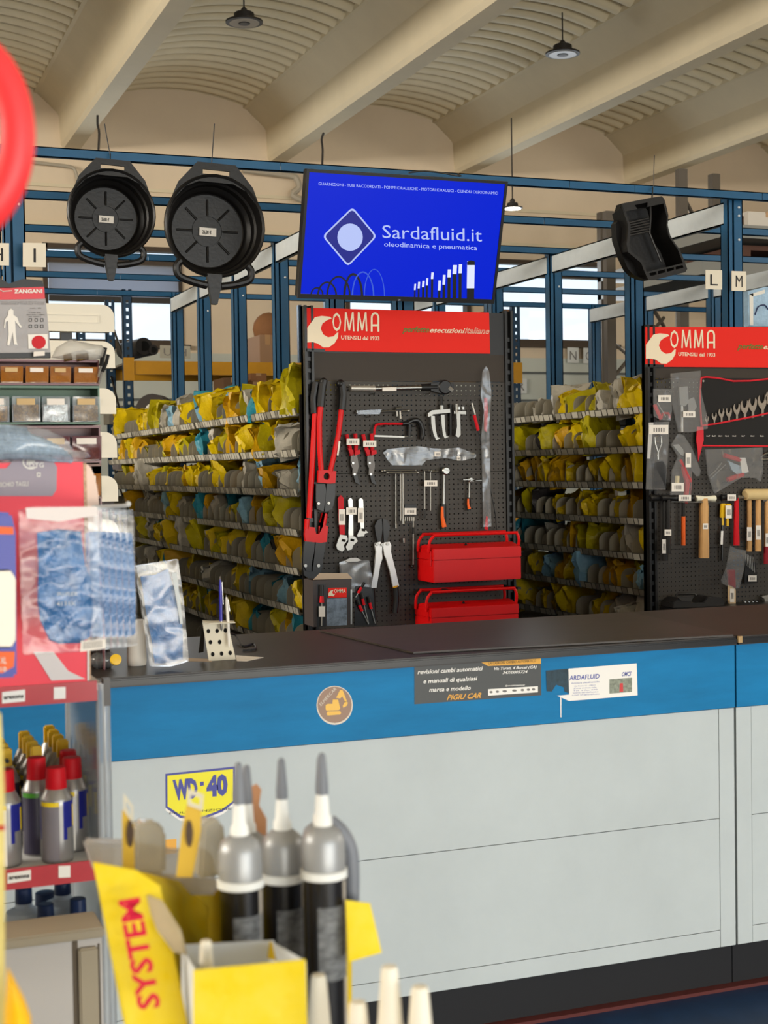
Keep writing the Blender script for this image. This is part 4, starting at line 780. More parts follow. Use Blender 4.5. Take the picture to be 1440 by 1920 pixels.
dr = Thing('screwdriver', 'screwdriver with black and red grip inside the dark display box', 'screwdriver', bx(140, 860, .012)); dr.part('grip', MB().tube([bx(142, 645, .014), bx(142, 712, .014)], .009, 10), BLACK); dr.part('red_collar', MB().tube([bx(142, 712, .014), bx(142, 752, .014)], [.008, .010], 10), REDG); dr.part('shank', MB().tube([bx(142, 752, .014), bx(142, 895, .014)], .003, 8), STEEL); dr.part('price_tag', MB().slab([bx(124, 840, .02), bx(162, 840, .02), bx(162, 775, .02), bx(124, 775, .02)], (0, -.0005, 0)), PAPER)
single('steel_rule', MB().slab([bx(318, 885, .002), bx(328, 885, .002), bx(328, 672, .002), bx(318, 672, .002)], (0, -.001, 0)), STEEL, 'narrow steel rule standing at the right side of the dark display box', 'rule')
t = Thing('blister_pack', 'empty clear blister pack standing behind the screwdrivers', 'packaging', c2(345, 640, .05)); t.part('shell', flat(c2, [(248, 505), (290, 490), (320, 476), (355, 476), (385, 492), (428, 492), (448, 600), (440, 690), (262, 690)], .05, .012), CLEAR); t.part('card_back', flat(c2, [(262, 520), (420, 505), (432, 600), (430, 690), (270, 690)], .045, .002), mat('grey_card', (96, 92, 88), .6)); t.part('hanger_tab', flat(c2, [(285, 492), (320, 478), (355, 478), (385, 492), (360, 500), (300, 502)], .064, .003), mat('frosted_plastic', (190, 190, 188), .4))
t = Thing('screwdriver_blister', 'black blister pack of small red-collared screwdrivers beside the display box', 'tool set', bx(400, 885)); t.part('card', MB().slab([bx(342, 895), bx(478, 892), bx(450, 660), bx(350, 650)], (0, .004, 0)), BLACK)
for u0, v0, u1, v1, um in ((372, 768, 430, 885, 0), (392, 728, 430, 880, 0), (436, 752, 470, 880, 0), (385, 660, 350, 720, 0)):
    d = Vector((u1-u0, v1-v0)); k = 40/d.length; t.part('driver_shank', MB().tube([bx(u0, v0, .01), bx(u1, v1, .01)], .0018, 6), STEEL); t.part('driver_collar', MB().tube([bx(u0, v0, .012), bx(u0+d.x*k, v0+d.y*k, .012)], .006, 8), REDG); t.part('driver_grip', MB().tube([bx(u0-d.x*k*.9, v0-d.y*k*.9, .012), bx(u0, v0, .012)], .006, 8), BLACK)
# ================================================================== SECOND BOARD TOOLS
t = T('bagged_clamp', 'clear bag with grey tool parts, tallest bag at the top left of right board', 'packaged tool', c3, 560, 850)
t.part('bag', flat(c3, [(425, 555), (728, 528), (725, 650), (745, 800), (805, 1040), (800, 1130), (640, 1165), (505, 1165), (440, 860)], .05, .012), CLEAR); t.part('tool_rod', rod(c3, [(545, 720), (548, 1160)], .008, .035), STEEL); t.part('tool_head', flat(c3, [(500, 700), (590, 690), (600, 860), (560, 900), (510, 880)], .03, .015), STEEL); t.part('tool_wing', flat(c3, [(600, 830), (660, 800), (690, 900), (640, 990), (600, 940)], .03, .01), STEEL); ptag(t, c3, 560, 948, 685, 1010, .068)
t = T('bagged_pliers', 'small clear bag with red pliers, top left of right board', 'packaged tool', c3, 340, 900)
t.part('bag', flat(c3, [(245, 715), (430, 720), (435, 940), (420, 1045), (320, 1040), (250, 1000)], .04, .008), CLEAR); t.part('handle', rod(c3, [(262, 880), (330, 1030)], .010, .03), REDG); t.part('jaw', rod(c3, [(335, 1010), (345, 965), (405, 970), (420, 1020)], .007, .03), REDG); t.part('spring', rod(c3, [(290, 860), (380, 1010)], .003, .035), STEEL); ptag(t, c3, 300, 780, 432, 850, .055)
t = T('carded_snap_ring_tool', 'clear sleeve with a chrome loop-ended tool and dark grip', 'packaged tool', c3, 290, 1250)
t.part('sleeve', flat(c3, [(200, 1065), (405, 1055), (400, 1250), (385, 1500), (365, 1760), (170, 1760), (180, 1450)], .04, .01), CLEAR); t.part('card_edge', flat(c3, [(202, 1065), (250, 1065), (215, 1440), (185, 1440)], .035, .001), PAPER)
lp = [(300, 1380), (280, 1320), (268, 1270), (270, 1220), (300, 1200), (330, 1215), (335, 1280), (322, 1320), (300, 1380), (300, 1450)]
t.part('wire_loop', rod(c3, lp, .005, .045), CHROME); t.part('grip', MB().slab([c3(u, v, .03) for u, v in [(225, 1480), (330, 1460), (365, 1520), (365, 1750), (230, 1755)]], (0, -.02, 0)), BLACK, bevel=.004); t.part('crossbar', rod(c3, [(275, 1275), (332, 1275)], .003, .045), STEEL); ptag(t, c3, 205, 1090, 405, 1185, .06)
t = T('bagged_grip_pliers', 'clear bag slanting across with red-handled pliers and a white strap', 'packaged tool', c3, 560, 1450)
t.part('bag', flat(c3, [(430, 1300), (500, 1180), (560, 1200), (640, 1330), (730, 1560), (720, 1620), (690, 1625), (640, 1560), (640, 1700), (620, 1900), (420, 1830), (440, 1560), (500, 1420)], .05, .01), CLEAR); t.part('handle', rod(c3, [(560, 1520), (600, 1700), (580, 1900)], .014, .035), REDG); t.part('handle', rod(c3, [(530, 1450), (600, 1600), (640, 1680)], .008, .045), REDG)
t.part('jaw', flat(c3, [(440, 1300), (500, 1290), (545, 1340), (560, 1420), (520, 1400), (470, 1340)], .04, .012), STEEL); t.part('white_strap', rod(c3, [(500, 1620), (490, 1760)], .012, .04), mat('cream_strap', (214, 196, 150), .6)); ptag(t, c4, 440, 250, 565, 340, .07); ptag(t, c3, 585, 1380, 640, 1530, .07)
# combination wrench roll
t = T('wrench_roll', 'black cloth tool roll with red binding holding a row of steel wrenches', 'tool roll', c3, 760, 1310)
t.part('back_cloth', flat(c3, [(742, 600), (1800, 610), (1800, 1320), (765, 1310), (750, 1090)], .015, .004), mat('black_canvas', (26, 24, 23), .8)); t.part('pocket_cloth', flat(c3, [(755, 1105), (1440, 960), (1800, 880), (1800, 1315), (765, 1305)], .025, .006), mat('black_canvas'))
REDB = mat('red_binding', (206, 30, 44), .6)
for nm, pts in (('top_binding', [(745, 600, .02), (800, 592, .02), (930, 605, .02), (1080, 635, .02), (1250, 632, .02), (1440, 612, .02), (1800, 610, .02)]), ('pocket_binding', [(750, 1098, .034), (900, 1078, .034), (1150, 1030, .034), (1300, 1000, .034), (1440, 968, .034), (1800, 885, .034)]), ('bottom_binding', [(755, 1306, .03), (1100, 1308, .03), (1800, 1315, .03)]), ('side_binding', [(745, 600, .02), (732, 800, .02), (742, 1000, .02), (750, 1110, .02)])):
    t.part(nm, MB().tube([c3(*p) for p in pts], .005, 8), REDB)
t.part('tie_strap', flat(c3, [(700, 1110), (765, 1110), (768, 1250), (745, 1340), (712, 1470), (705, 1340), (692, 1250)], .03, .004), REDB)
t.part('eyelet', MB().lathe([(.006, 0), (.006, .004)], c3(765, 634, .02), (0, -1, 0), 12), STEEL)
w = MB()
for k, u in enumerate((815, 873, 940, 1010, 1086, 1178, 1275, 1372)): text(w, '%dx%d' % (6+2*k, 7+2*k), c3(u-16, 1210, .034), c3(u+22, 1211, .034), c3(0, 1196)-c3(0, 1210), .0005, bold=.02)
t.part('size_numbers', w, PAPER)
DW = mat('forged_grey_steel', (150, 140, 128), .4, .8)
for k, (u, v, s) in enumerate(((800, 1020, .62), (878, 988, .80), (952, 950, .95), (1030, 942, 1.0), (1112, 905, 1.12), (1195, 878, 1.35), (1278, 855, 1.40), (1378, 825, 1.5), (1465, 790, 1.6))):
    w_ = 28*s; vb = 1092-(u-760)*.18
    prof_ = [(u-w_*.28, vb+20), (u-w_*.30, v+70*s), (u-w_*.9, v+48*s), (u-w_*1.25, v+18*s), (u-w_*1.15, v-14*s), (u-w_*.75, v-30*s), (u-w_*.72, v+2*s), (u-w_*.35, v+26*s), (u+w_*.1, v+24*s), (u+w_*.45, v+0*s), (u+w_*.60, v-34*s), (u+w_*1.0, v-18*s), (u+w_*1.05, v+14*s), (u+w_*.75, v+46*s), (u+w_*.30, v+70*s), (u+w_*.28, vb+20)]
    tag(link('wrench', flat(c3, prof_, .026, .006).mesh('wrench', DW, c3(u, v, .026)), None, c3(u, v, .026)), 'grey open-ended wrench in the tool roll, %s from the left' % ORD[k], 'wrench', 'wrenches in the tool roll')
# bagged combination pliers
t = T('bagged_circlip_pliers', 'wide clear bag with red-handled pliers below the wrench roll', 'packaged tool', c3, 1080, 1500)
t.part('bag', flat(c3, [(785, 1345), (1370, 1325), (1378, 1560), (1350, 1680), (1300, 1640), (1150, 1640), (880, 1800), (810, 1600)], .05, .012), CLEAR)
t.part('handle', rod(c3, [(985, 1405), (1150, 1455)], .013, .035), REDG); t.part('handle', rod(c3, [(1020, 1660), (1180, 1600)], .014, .035), REDG); t.part('pliers_head', flat(c3, [(1010, 1460), (1070, 1490), (1150, 1520), (1210, 1590), (1100, 1600), (1050, 1560)], .03, .014), mat('blue_grey_steel', (170, 186, 196), .35, .7))
t.part('paper_tag', flat(c3, [(1145, 1430), (1205, 1430), (1240, 1580), (1170, 1590)], .045, .001), PAPER); t.part('rubber_piece', MB().ball(c3(960, 1520, .03), .03, 12, (1.4, .4, .8)), BLACK); t.part('wire_spring', rod(c3, [(830, 1620), (900, 1560), (960, 1480)], .003, .04).tube([c3(840, 1650, .04), c3(1000, 1500, .04)], .003, 6), STEEL)
single('display_hook', pins(c4, [(968, 250)]), CHROME, 'short chrome hook below the wide clear bag', 'hook'); single('display_hook', pins(c4, [(1190, 200)]), CHROME, 'short chrome hook at the lower right of the wide clear bag', 'hook')
for u in (268, 312): single('display_hook', pins(c3, [(u, 620)], .04), CHROME, 'bare chrome hook at the top corner of right board, %s' % ('left of two' if u < 300 else 'right of two'), 'hook')
# hammers in a row
def hammer(label, hu, hl, hr, hv, hh, hm, hnd, top, bot, wd_, tagr=None, d=.05, round_=False, low=None):
    t = T('hammer', label, 'hammer', c4, hu, hv); rr_ = (c4(0, 0)-c4(0, hh)).length/2
    t.part('head', MB().tube([c4(hl, hv+2, d), c4(hl+6, hv, d), c4((hl+hr)/2-12, hv, d), c4((hl+hr)/2+12, hv, d), c4(hr-6, hv, d), c4(hr, hv, d)], [rr_*.8, rr_, rr_*(1 if round_ else .72), rr_*(1 if round_ else .72), rr_, rr_*.85], 14), hm)
    w0 = (c4(0, 0)-c4(wd_, 0)).length/2
    t.part('handle', MB().tube([c4(hu, hv, d), c4(hu, top, d), c4(hu, top+(bot-top)*.3, d), c4(hu, top+(bot-top)*.75, d), c4(hu, bot, d)], [w0*.7, w0*.9, w0*.85, w0*1.0, w0*1.0], 10), hnd)
    if tagr: ptag(t, c4, *tagr, d+.022)
    if low: t.part('grip', MB().tube([c4(hu, low[0], d), c4(hu, low[1], d)], w0*1.15, 10), low[2])
    return t
hammer('long black hammer at the far left of the right board hammer row', 370, 215, 520, 408, 75, BLACK, BLACKM, 460, 1060, 60, (342, 838, 383, 985))
hammer('second black hammer, small tag halfway down its handle', 405, 330, 480, 408, 70, BLACK, BLACKM, 460, 990, 45, (366, 735, 436, 800), .075)
hammer('hammer with bright orange grip', 560, 470, 660, 408, 66, BLACK, BLACKM, 460, 640, 34, (512, 377, 642, 438), .05, low=(600, 900, ORANGE))
h = hammer('white-headed soft mallet with a pale wooden handle', 778, 690, 892, 412, 66, mat('cream_nylon', (226, 220, 196), .4), WOOD, 500, 1032, 88, (765, 672, 818, 732), .05)
h.part('steel_band', MB().tube([c4(765, 410, .05), c4(848, 410, .05)], .0065, 12), STEEL); h.part('neck_sleeve', rod(c4, [(778, 440), (778, 500)], .010, .05), BLACKM)
hammer('wooden-handled hammer mostly hidden behind the white-headed mallet', 742, 700, 900, 412, 50, BLACKM, WOOD, 500, 1025, 40, None, .02)
hammer('hammer with a red tubular grip', 1112, 950, 1110, 405, 70, BLACK, REDG, 600, 900, 56, (1018, 372, 1108, 436), .05)
hammer('wooden hammer handle left of the large wooden mallet', 1245, 1120, 1220, 400, 55, STEEL, WOOD, 455, 962, 52, (1222, 712, 1272, 852), .03)
hammer('large pale wooden mallet at the right end of the hammer row', 1338, 1200, 1460, 372, 122, mat('beech_wood', (206, 180, 128), .6, var=.08), WOOD, 450, 960, 58, (1316, 692, 1366, 842), .05, True)
hammer('hammer with wooden handle and dark red grip at the right edge of view', 1425, 1380, 1500, 430, 50, STEEL, WOOD, 490, 1090, 48, (1416, 775, 1446, 912), .045, low=(912, 1092, mat('dark_red_grip', (140, 14, 30), .5)))
single('hammer_rail', MB().tube([c4(440, 447, .06), c4(700, 452, .06), c4(900, 448, .06)], .003, 6).tube([c4(440, 447, .06), c4(440, 447, 0)], .003, 6), CHROME, 'thin chrome rail under the hammer heads', 'rail')
t = T('chisel', 'chisel with yellow grip guard, left one of the pair', 'chisel', c4, 955, 560); t.part('yellow_guard', MB().slab([c4(u, v, .03) for u, v in [(940, 465), (990, 465), (985, 612), (932, 612)]], (0, -.014, 0)), mat('bright_yellow_plastic', (222, 178, 10), .4), bevel=.003); t.part('yellow_neck', rod(c4, [(968, 612), (970, 690)], .006, .035), mat('bright_yellow_plastic')); t.part('blade', rod(c4, [(968, 690), (962, 1060)], .008, .03), BLACKM); t.part('white_mark', flat(c4, [(952, 750), (975, 750), (970, 892), (946, 892)], .042, .001), mat('white_print'))
t = T('chisel', 'chisel with yellow grip guard and paper tag, right one of the pair', 'chisel', c4, 1015, 560); t.part('yellow_guard', MB().slab([c4(u, v, .035) for u, v in [(992, 468), (1045, 468), (1040, 612), (988, 612)]], (0, -.014, 0)), mat('bright_yellow_plastic'), bevel=.003); t.part('yellow_neck', rod(c4, [(1020, 612), (1020, 700)], .007, .04), mat('bright_yellow_plastic')); ptag(t, c4, 1000, 486, 1064, 620, .06)
t = T('hatchet', 'small bagged hatchet with red grip and pale wooden handle', 'hatchet', c4, 1050, 1300); t.part('handle', MB().slab([c4(u, v, .04) for u, v in [(1018, 1310), (1090, 1350), (1090, 1530), (1018, 1530)]], (0, -.016, 0)), mat('pale_wood', (214, 186, 146), .6), bevel=.003); t.part('red_grip', MB().slab([c4(u, v, .038) for u, v in [(1010, 1150), (1082, 1150), (1088, 1345), (1018, 1312)]], (0, -.02, 0)), mat('dark_red_grip'), bevel=.004)
t.part('bag', flat(c4, [(1045, 905), (1110, 940), (1200, 950), (1180, 1150), (1130, 1340), (1085, 1350), (960, 1300), (950, 1260), (1000, 1140)], .055, .012), CLEAR); ptag(t, c4, 1046, 1350, 1090, 1490, .062)
t = T('drill_bit_card', 'small black carded set of drill bits right of the bagged hatchet', 'bit set', c4, 1250, 1200); t.part('card', flat(c4, [(1195, 1060), (1300, 1070), (1330, 1290), (1190, 1300)], .02, .006), BLACK)
for k in range(6): t.part('bit', rod(c4, [(1205+k*17, 985+k*8), (1215+k*17, 1110+k*14)], .002, .03), STEEL)
ptag(t, c4, 1236, 1212, 1322, 1275, .035)
t = T('tool_case', 'low black moulded tool case with a raised handle, on the ledge behind the counter', 'case', c4, 600, 1525)
t.part('body', flat(c4, [(325, 1530), (330, 1470), (400, 1425), (500, 1445), (540, 1478), (640, 1475), (680, 1415), (720, 1410), (820, 1425), (862, 1460), (850, 1530)], .0, .12), mat('black_case', (30, 28, 27), .5), bevel=.004); t.part('handle', MB().tube([c4(480, 1425, .13), c4(500, 1405, .13), c4(670, 1402, .13), c4(690, 1420, .13)], .007, 8), mat('black_case'))
t.part('latch', MB().slab([c4(u, v, .12) for u, v in [(500, 1440), (540, 1478), (640, 1475), (665, 1425)]], (0, -.006, 0)), mat('dark_grey_plastic', (52, 50, 48), .5))
single('ledge', MB().box((4.08, YP-.3, c4(400, 1530).z-.015), (5.1, YP, c4(400, 1530).z)), BLACKM, 'dark ledge at the foot of the right tool board', 'shelf')
for k, u in enumerate((1200, 1240, 1280, 1320)):
    t = T('small_socket', 'small chrome socket on the right board foot, %s from left' % ORD[k], 'socket', c4, u, 1500); t.part('body', rod(c4, [(u, 1510), (u+5, 1480)], .006, .03), CHROME)
single('valve_tool', flat(c4, [(1350, 1430), (1440, 1405), (1480, 1420), (1450, 1450), (1430, 1500), (1390, 1500), (1380, 1450)], .03, .02), STEEL, 'grey cast tool head at the lower right corner of the right board', 'tool')
single('scissors_tool', MB().tube(smoothpath([c3(1365, 1430, .04), c3(1400, 1400, .04), c3(1440, 1385, .04), c3(1500, 1385, .04)], 3), .008, 8).tube(smoothpath([c3(1365, 1450, .04), c3(1410, 1450, .04), c3(1500, 1440, .04)], 3), .008, 8), CHROME, 'chrome curved tool end at the right edge under the wrench roll', 'tool')
# ================================================================== DRAIN PANS HANGING FROM THE FRONT BEAM
PANM = mat('black_polyethylene', (17, 15, 14), .42, spec=.35, bump=.08, bscale=60)
def pan(cx, cy, rx, ry, label, hang, rot=0, dz=0):
    """cx, cy, rx, ry: rim circle in pixels on the plane Y=6.5"""
    c = P(cx, cy, Y=6.50); R = (P(cx+rx, cy, Y=6.5)-P(cx-rx, cy, Y=6.5)).length/2
    t = Thing('oil_drain_pan', label, 'drain pan', Vector((c.x, 6.55, c.z-R-.11)))
    Mx = Matrix.Translation(c) @ Matrix.Rotation(rot, 4, 'Y')
    L_ = lambda x, y, z: Mx @ Vector((x*R, y, z*R))
    n = 40; mb = MB(); rings = []
    for r, y in ((1.0, -.004), (1.0, .008), (.955, .006), (.90, .03), (.86, .060), (.82, .064), (.80, .09), (.76, .095), (.0, .096)):
        pass
    def loop(r, y, cz=0): return [L_(r*math.cos(2*math.pi*k/n), y, r*math.sin(2*math.pi*k/n)+cz) for k in range(n)]
    prof_ = [(.97, .02), (1.0, .012), (1.0, -.006), (.975, -.012), (.94, -.006), (.925, .02), (.90, .055), (.86, .062), (.84, .10), (.78, .112), (.755, .118), (.735, .145), (.70, .15)]
    vs = []; fs = []
    for i, (r, y) in enumerate(prof_): vs += loop(r, y)
    for i in range(len(prof_)-1):
        for k in range(n): fs.append((i*n+k, i*n+(k+1) % n, (i+1)*n+(k+1) % n, (i+1)*n+k))
    mb.add(vs, fs); t.part('basin_wall', mb, PANM)
    mb = MB().slab(loop(.72, .148), (0, .008, 0)); fl_ = t.part('basin_floor', mb, PANM)
    for k in range(8):
        a = 2*math.pi*k/8+.03; ca, sa = math.cos(a), math.sin(a); pa = [L_(ca*.30, .144, sa*.30), L_(ca*.62, .144, sa*.62)]; t.part('rib', MB().tube(pa, R*.022, 8), PANM, fl_)
    t.part('floor_boss', MB().ring(loop(.31, .142), loop(.29, .142), (0, .006, 0)), PANM, fl_)
    # top flange with slot handle: spans the upper chord of the rim
    o = [(-.72, .66), (-.36, 1.20), (.36, 1.20), (.72, .66), (.45, .80), (-.45, .80)]
    mb = MB(); sl = [(-.27, .99), (-.27, 1.08), (.27, 1.08), (.27, .99)]
    mb.slab([L_(x, -.004, z) for x, z in [(-.92, .35), (-.74, .80), (-.38, 1.21), (-.27, 1.08), (-.27, .99), (-.55, .78)]], (0, .014, 0)); mb.slab([L_(x, -.004, z) for x, z in [(.92, .35), (.74, .80), (.38, 1.21), (.27, 1.08), (.27, .99), (.55, .78)]], (0, .014, 0))
    mb.slab([L_(x, -.004, z) for x, z in [(-.38, 1.21), (-.27, 1.08), (.27, 1.08), (.38, 1.21)]], (0, .014, 0)); mb.slab([L_(x, -.004, z) for x, z in [(-.27, .99), (.27, .99), (.60, .72), (.34, .84), (-.34, .84), (-.60, .72)]], (0, .014, 0))
    t.part('top_flange', mb, PANM)
    for s in (-1, 1):
        h = smoothpath([L_(s*.66, .0, -.72), L_(s*.74, 0, -.82), L_(s*.70, 0, -1.0), L_(s*.45, 0, -1.10), L_(s*.14, 0, -1.16)], 4); t.part('side_handle', MB().tube(h, R*.075, 10), PANM)
    mb = MB().slab([L_(x, -.012, z) for x, z in [(-.16, -.93), (.16, -.93), (.13, -1.2), (.07, -1.52), (-.05, -1.52), (-.12, -1.2)]], (0, .026, 0)); t.part('pour_spout', mb, PANM, bevel=.003)
    tg = MB().slab([L_(x, .138, z) for x, z in [(-.17, -.10), (.17, -.10), (.17, .06), (-.17, .06)]], (0, -.0006, 0)); tt = t.part('price_tag', tg, PAPER)
    tp = MB(); text(tp, '26,00 €', L_(-.11, .1365, -.06), L_(.07, .1365, -.06), L_(0, 0, .07)-L_(0, 0, 0), .0005, bold=.03); t.part('tag_print', tp, INK, tt)
    t.part('hanging_wire', MB().tube(smoothpath([L_(0, -.004, 1.12), P(*hang, Y=6.60), P(hang[0], hang[1]-14, Y=6.64)], 4), .0025, 6), BLACKM)
pan(209.5, 400, 83, 83, 'round black oil drain pan with price tag, the left of two hanging', (207, 302), .04)
pan(403.5, 424, 94, 94, 'round black oil drain pan with price tag, the right of two beside the screen', (397, 318), .04)
# ------------------------------------------------------------------ black moulded case half hanging at the right
ch = lambda u, v, Y: P(1120+u*200/1440, 340+v*200/1440, Y=Y)
t = Thing('open_tool_case', 'open black moulded plastic case half hanging from the front beam, right side', 'case', ch(750, 1330, 6.5))
ol = [(325, 300), (430, 280), (700, 225), (870, 200), (905, 240), (930, 330), (960, 460), (950, 590), (985, 730), (1060, 850), (1120, 930), (1215, 1180), (1190, 1225), (780, 1330), (700, 1330), (660, 1280), (590, 1100), (420, 960), (395, 850), (410, 740), (415, 580), (360, 440)]
Yo, Yi = 6.47, 6.60
def inn(p, k=.90): return (760+(p[0]-760)*k, 760+(p[1]-760)*k)
mb = MB(); mb.ring([ch(u, v, Yo) for u, v in ol], [ch(*inn((u, v)), Yo) for u, v in ol], (0, .010, 0)); t.part('rim', mb, PANM)
n_ = len(ol); vo = [ch(*inn((u, v), .93), Yo+.006) for u, v in ol]; vi = []
for u, v in ol: p = ch(*inn((u, v), .93), Yo); vi.append(Vector((p.x-.01+(ch(760, 760, Yo).x-p.x)*.12, Yi, p.z+(ch(760, 760, Yo).z-p.z)*.12)))
mb = MB().add(vo+vi, [(i, (i+1) % n_, n_+(i+1) % n_, n_+i) for i in range(n_)]); t.part('side_wall', mb, PANM)
t.part('back_wall', MB().slab(vi, (0, .006, 0)), PANM)
for k in range(6):
    a, b = ch(425, 560+k*34, 6.54), ch(700, 495+k*36, 6.54); t.part('ledge_rib', MB().tube([a, b], .005, 6), mat('dark_case_rib', (46, 43, 40), .4))
t.part('inner_spine', MB().tube([ch(715, 270, 6.50), ch(720, 480, 6.53), ch(705, 700, 6.55), ch(860, 1080, 6.55)], .006, 8), mat('dark_case_rib'))
t.part('handle_bar', MB().ring([ch(u, v, 6.468) for u, v in [(330, 300), (870, 200), (890, 300), (370, 410)]], [ch(u, v, 6.468) for u, v in [(500, 315), (680, 280), (675, 345), (540, 372)]], (0, .02, 0)), PANM)
t.part('bottom_rim', MB().ring([ch(u, v, 6.466) for u, v in [(640, 1230), (1170, 1100), (1215, 1190), (690, 1330)]], [ch(u, v, 6.466) for u, v in [(700, 1240), (1150, 1130), (1165, 1165), (715, 1280)]], (0, .012, 0)), PANM)
for u in (800, 920, 1040): t.part('hinge_web', MB().tube([ch(u, 1215-(u-800)*.25, 6.47), ch(u+10, 1285-(u-800)*.25, 6.47)], .006, 6), PANM)
t.part('outer_shell', MB().slab([ch(u, v, 6.56) for u, v in [(325, 300), (300, 380), (310, 490), (250, 570), (262, 780), (330, 1000), (420, 1190), (500, 1270), (620, 1320), (700, 1330), (590, 1100), (400, 900), (415, 580)]], (0, .05, 0)), PANM)
t.part('hanging_wire', MB().tube([ch(735, 240, 6.47), ch(745, 160, 6.60), ch(745, 85, 6.64)], .004, 6), BLACKM); t.part('chrome_catch', MB().tube([ch(398, 870, 6.55), ch(425, 935, 6.55)], .004, 6), WHITE)
# ================================================================== BACK OF THE HALL
def carton(lo, hi, label, m=None, tape=True):
    x, y, z = ((lo[0]+hi[0])/2, lo[1], lo[2]); t = Thing('cardboard_carton', label, 'box', (x, (lo[1]+hi[1])/2, z)); t.part('body', MB().box(lo, hi), m or CARD, bevel=.004)
    if tape: t.part('tape', MB().box((x-.025, lo[1]-.002, z+(hi[2]-z)*.7), (x+.025, lo[1]-.0005, hi[2])).box((x-.025, lo[1]-.002, hi[2]), (x+.025, hi[1], hi[2]+.001)), mat('tan_packing_tape', (168, 130, 88), .4))
    return t
DKB = mat('dark_blue_upright', (28, 58, 84), .5, .1); YB_ = mat('amber_beam', (196, 140, 14), .5, var=.1); DECK = mat('grey_deck', (110, 104, 92), .7)
def perf_upright(mb, x, y, z1, w=.09):
    mb.box((x-w/2, y-.03, 0), (x-w*.14, y-.024, z1)).box((x+w*.14, y-.03, 0), (x+w/2, y-.024, z1)).box((x-w/2, y-.03, 0), (x-w/2+.006, y+.04, z1)).box((x+w/2-.006, y-.03, 0), (x+w/2, y+.04, z1))
    for k in range(int(z1/.075)): mb.box((x-w*.14, y-.03, k*.075), (x+w*.14, y-.024, k*.075+.045))
def pallet_rack(x0, x1, label, z1, levels):
    t = Thing('pallet_rack', label, 'rack', ((x0+x1)/2, 14.4, 0))
    for x in (x0, x1):
        for y in (14.0, 14.9): mb = MB(); perf_upright(mb, x, y, z1); t.part('upright', mb, DKB)
        br = MB()
        for k in range(4): br.tube([(x, 14.03, .3+k*.75), (x, 14.88, .3+k*.75+(.6 if k % 2 else .75))], .012, 6)
        t.part('brace', br, BLACKM)
    for z in levels:
        for y in (13.95, 14.92): t.part('beam', MB().box((x0+.045, y, z-.13), (x1-.045, y+.04, z)), YB_, label='yellow beam')
        [t.part('beam_bracket', MB().box((xx-.05, 13.94, z-.19), (xx+.05, 13.96, z+.03)), YB_) for xx in (x0, x1)]
        t.part('deck', MB().box((x0, 13.99, z-.02), (x1, 14.92, z)), DECK)
    return t
pallet_rack(2.735, 4.80, 'blue and yellow pallet rack at the back left, before the left window', 3.33, [2.64, 2.10, 1.60, 1.05])
pallet_rack(4.90, 6.90, 'blue and yellow pallet rack at the back, behind the middle tool board', 3.28, [2.64, 2.12, 1.60, 1.05])
single('pallet_rack', (lambda mb: (perf_upright(mb, 2.55, 15.6, 3.3), mb)[1])(MB()), DKB, 'far dark perforated upright just left of the back left pallet rack', 'rack')
q14 = lambda x, y: P(x, y, Y=14.1)
def cart_px(x0, y0, x1, y1, label, Y=14.05, dep=.5, m=None):
    a, b = P(x0, y1, Y=Y), P(x1, y0, Y=Y); return carton((a.x, Y, a.z), (b.x, Y+dep, b.z), label, m)
cart_px(488, 628, 516, 689.5, 'tall narrow brown carton with white labels on the back rack, left of the board', m=mat('pale_cardboard', (150, 118, 90), .85))
cart_px(458, 716, 500, 745, 'low brown carton stack on the back rack, beside the tall narrow carton', 13.5)
cart_px(470, 700, 500, 717, 'thin brown carton topmost of the low stack on the back rack', 13.5, .35)
cart_px(420, 708, 456, 738, 'open brown carton behind the top shelf bags, left of the low stack', 13.4, .4, mat('dark_cardboard', (104, 76, 52), .85))
single('paper_sack', MB().ball(P(505, 618, Y=14.3), .16, 12, (1.1, .8, 1.1)), CARD, 'crumpled brown paper sack on top of the tall narrow carton', 'sack')
for k, (y0, y1) in enumerate(((616, 678), (580, 617))): cart_px(925, y0, 957, y1, ['brown carton, lower of the pair on the back rack right of the screen', 'brown carton, upper of the pair on the back rack right of the screen'][k])
for k, (u, v, r) in enumerate(((270, 649, .085), (288, 656, .05))):
    c = q14(u, v); t = Thing('pipe_roll', ['thick black roll lying on the top beam before the left window', 'thin black roll beside the thick one before the left window'][k], 'roll', c-Vector((0, 0, r)))
    t.part('sleeve', MB().tube([c, c+Vector((-.08, .6, 0))], r, 18), mat('dark_rubber_sleeve', (34, 32, 32), .6)); t.part('core_hole', MB().tube([c+Vector((0, -.003, 0)), c+Vector((0, .0, 0))], r*.6, 16), mat('very_dark', (8, 8, 8), .9))
for (x0, y0, x1, y1, ch_) in ((300, 647, 328, 671, 'U'), (328, 648, 357, 672, 'K')):
    a, b, d = q14(x0, y1), q14(x1, y1+1), q14(x0, y0); t = Thing('letter_placard', 'pale placard with the letter %s standing on the back rack beam' % ch_, 'sign', a)
    t.part('plate', MB().slab([a, b, b+(d-a), d], (0, .004, 0)), mat('grey_card_pale', (170, 166, 150), .7)); w = MB(); h = d-a; text(w, ch_, b-(b-a)*.25+h*.2, a+(b-a)*.25+h*.2, h*.6, -.001); t.part('letter', w, GREYINK)
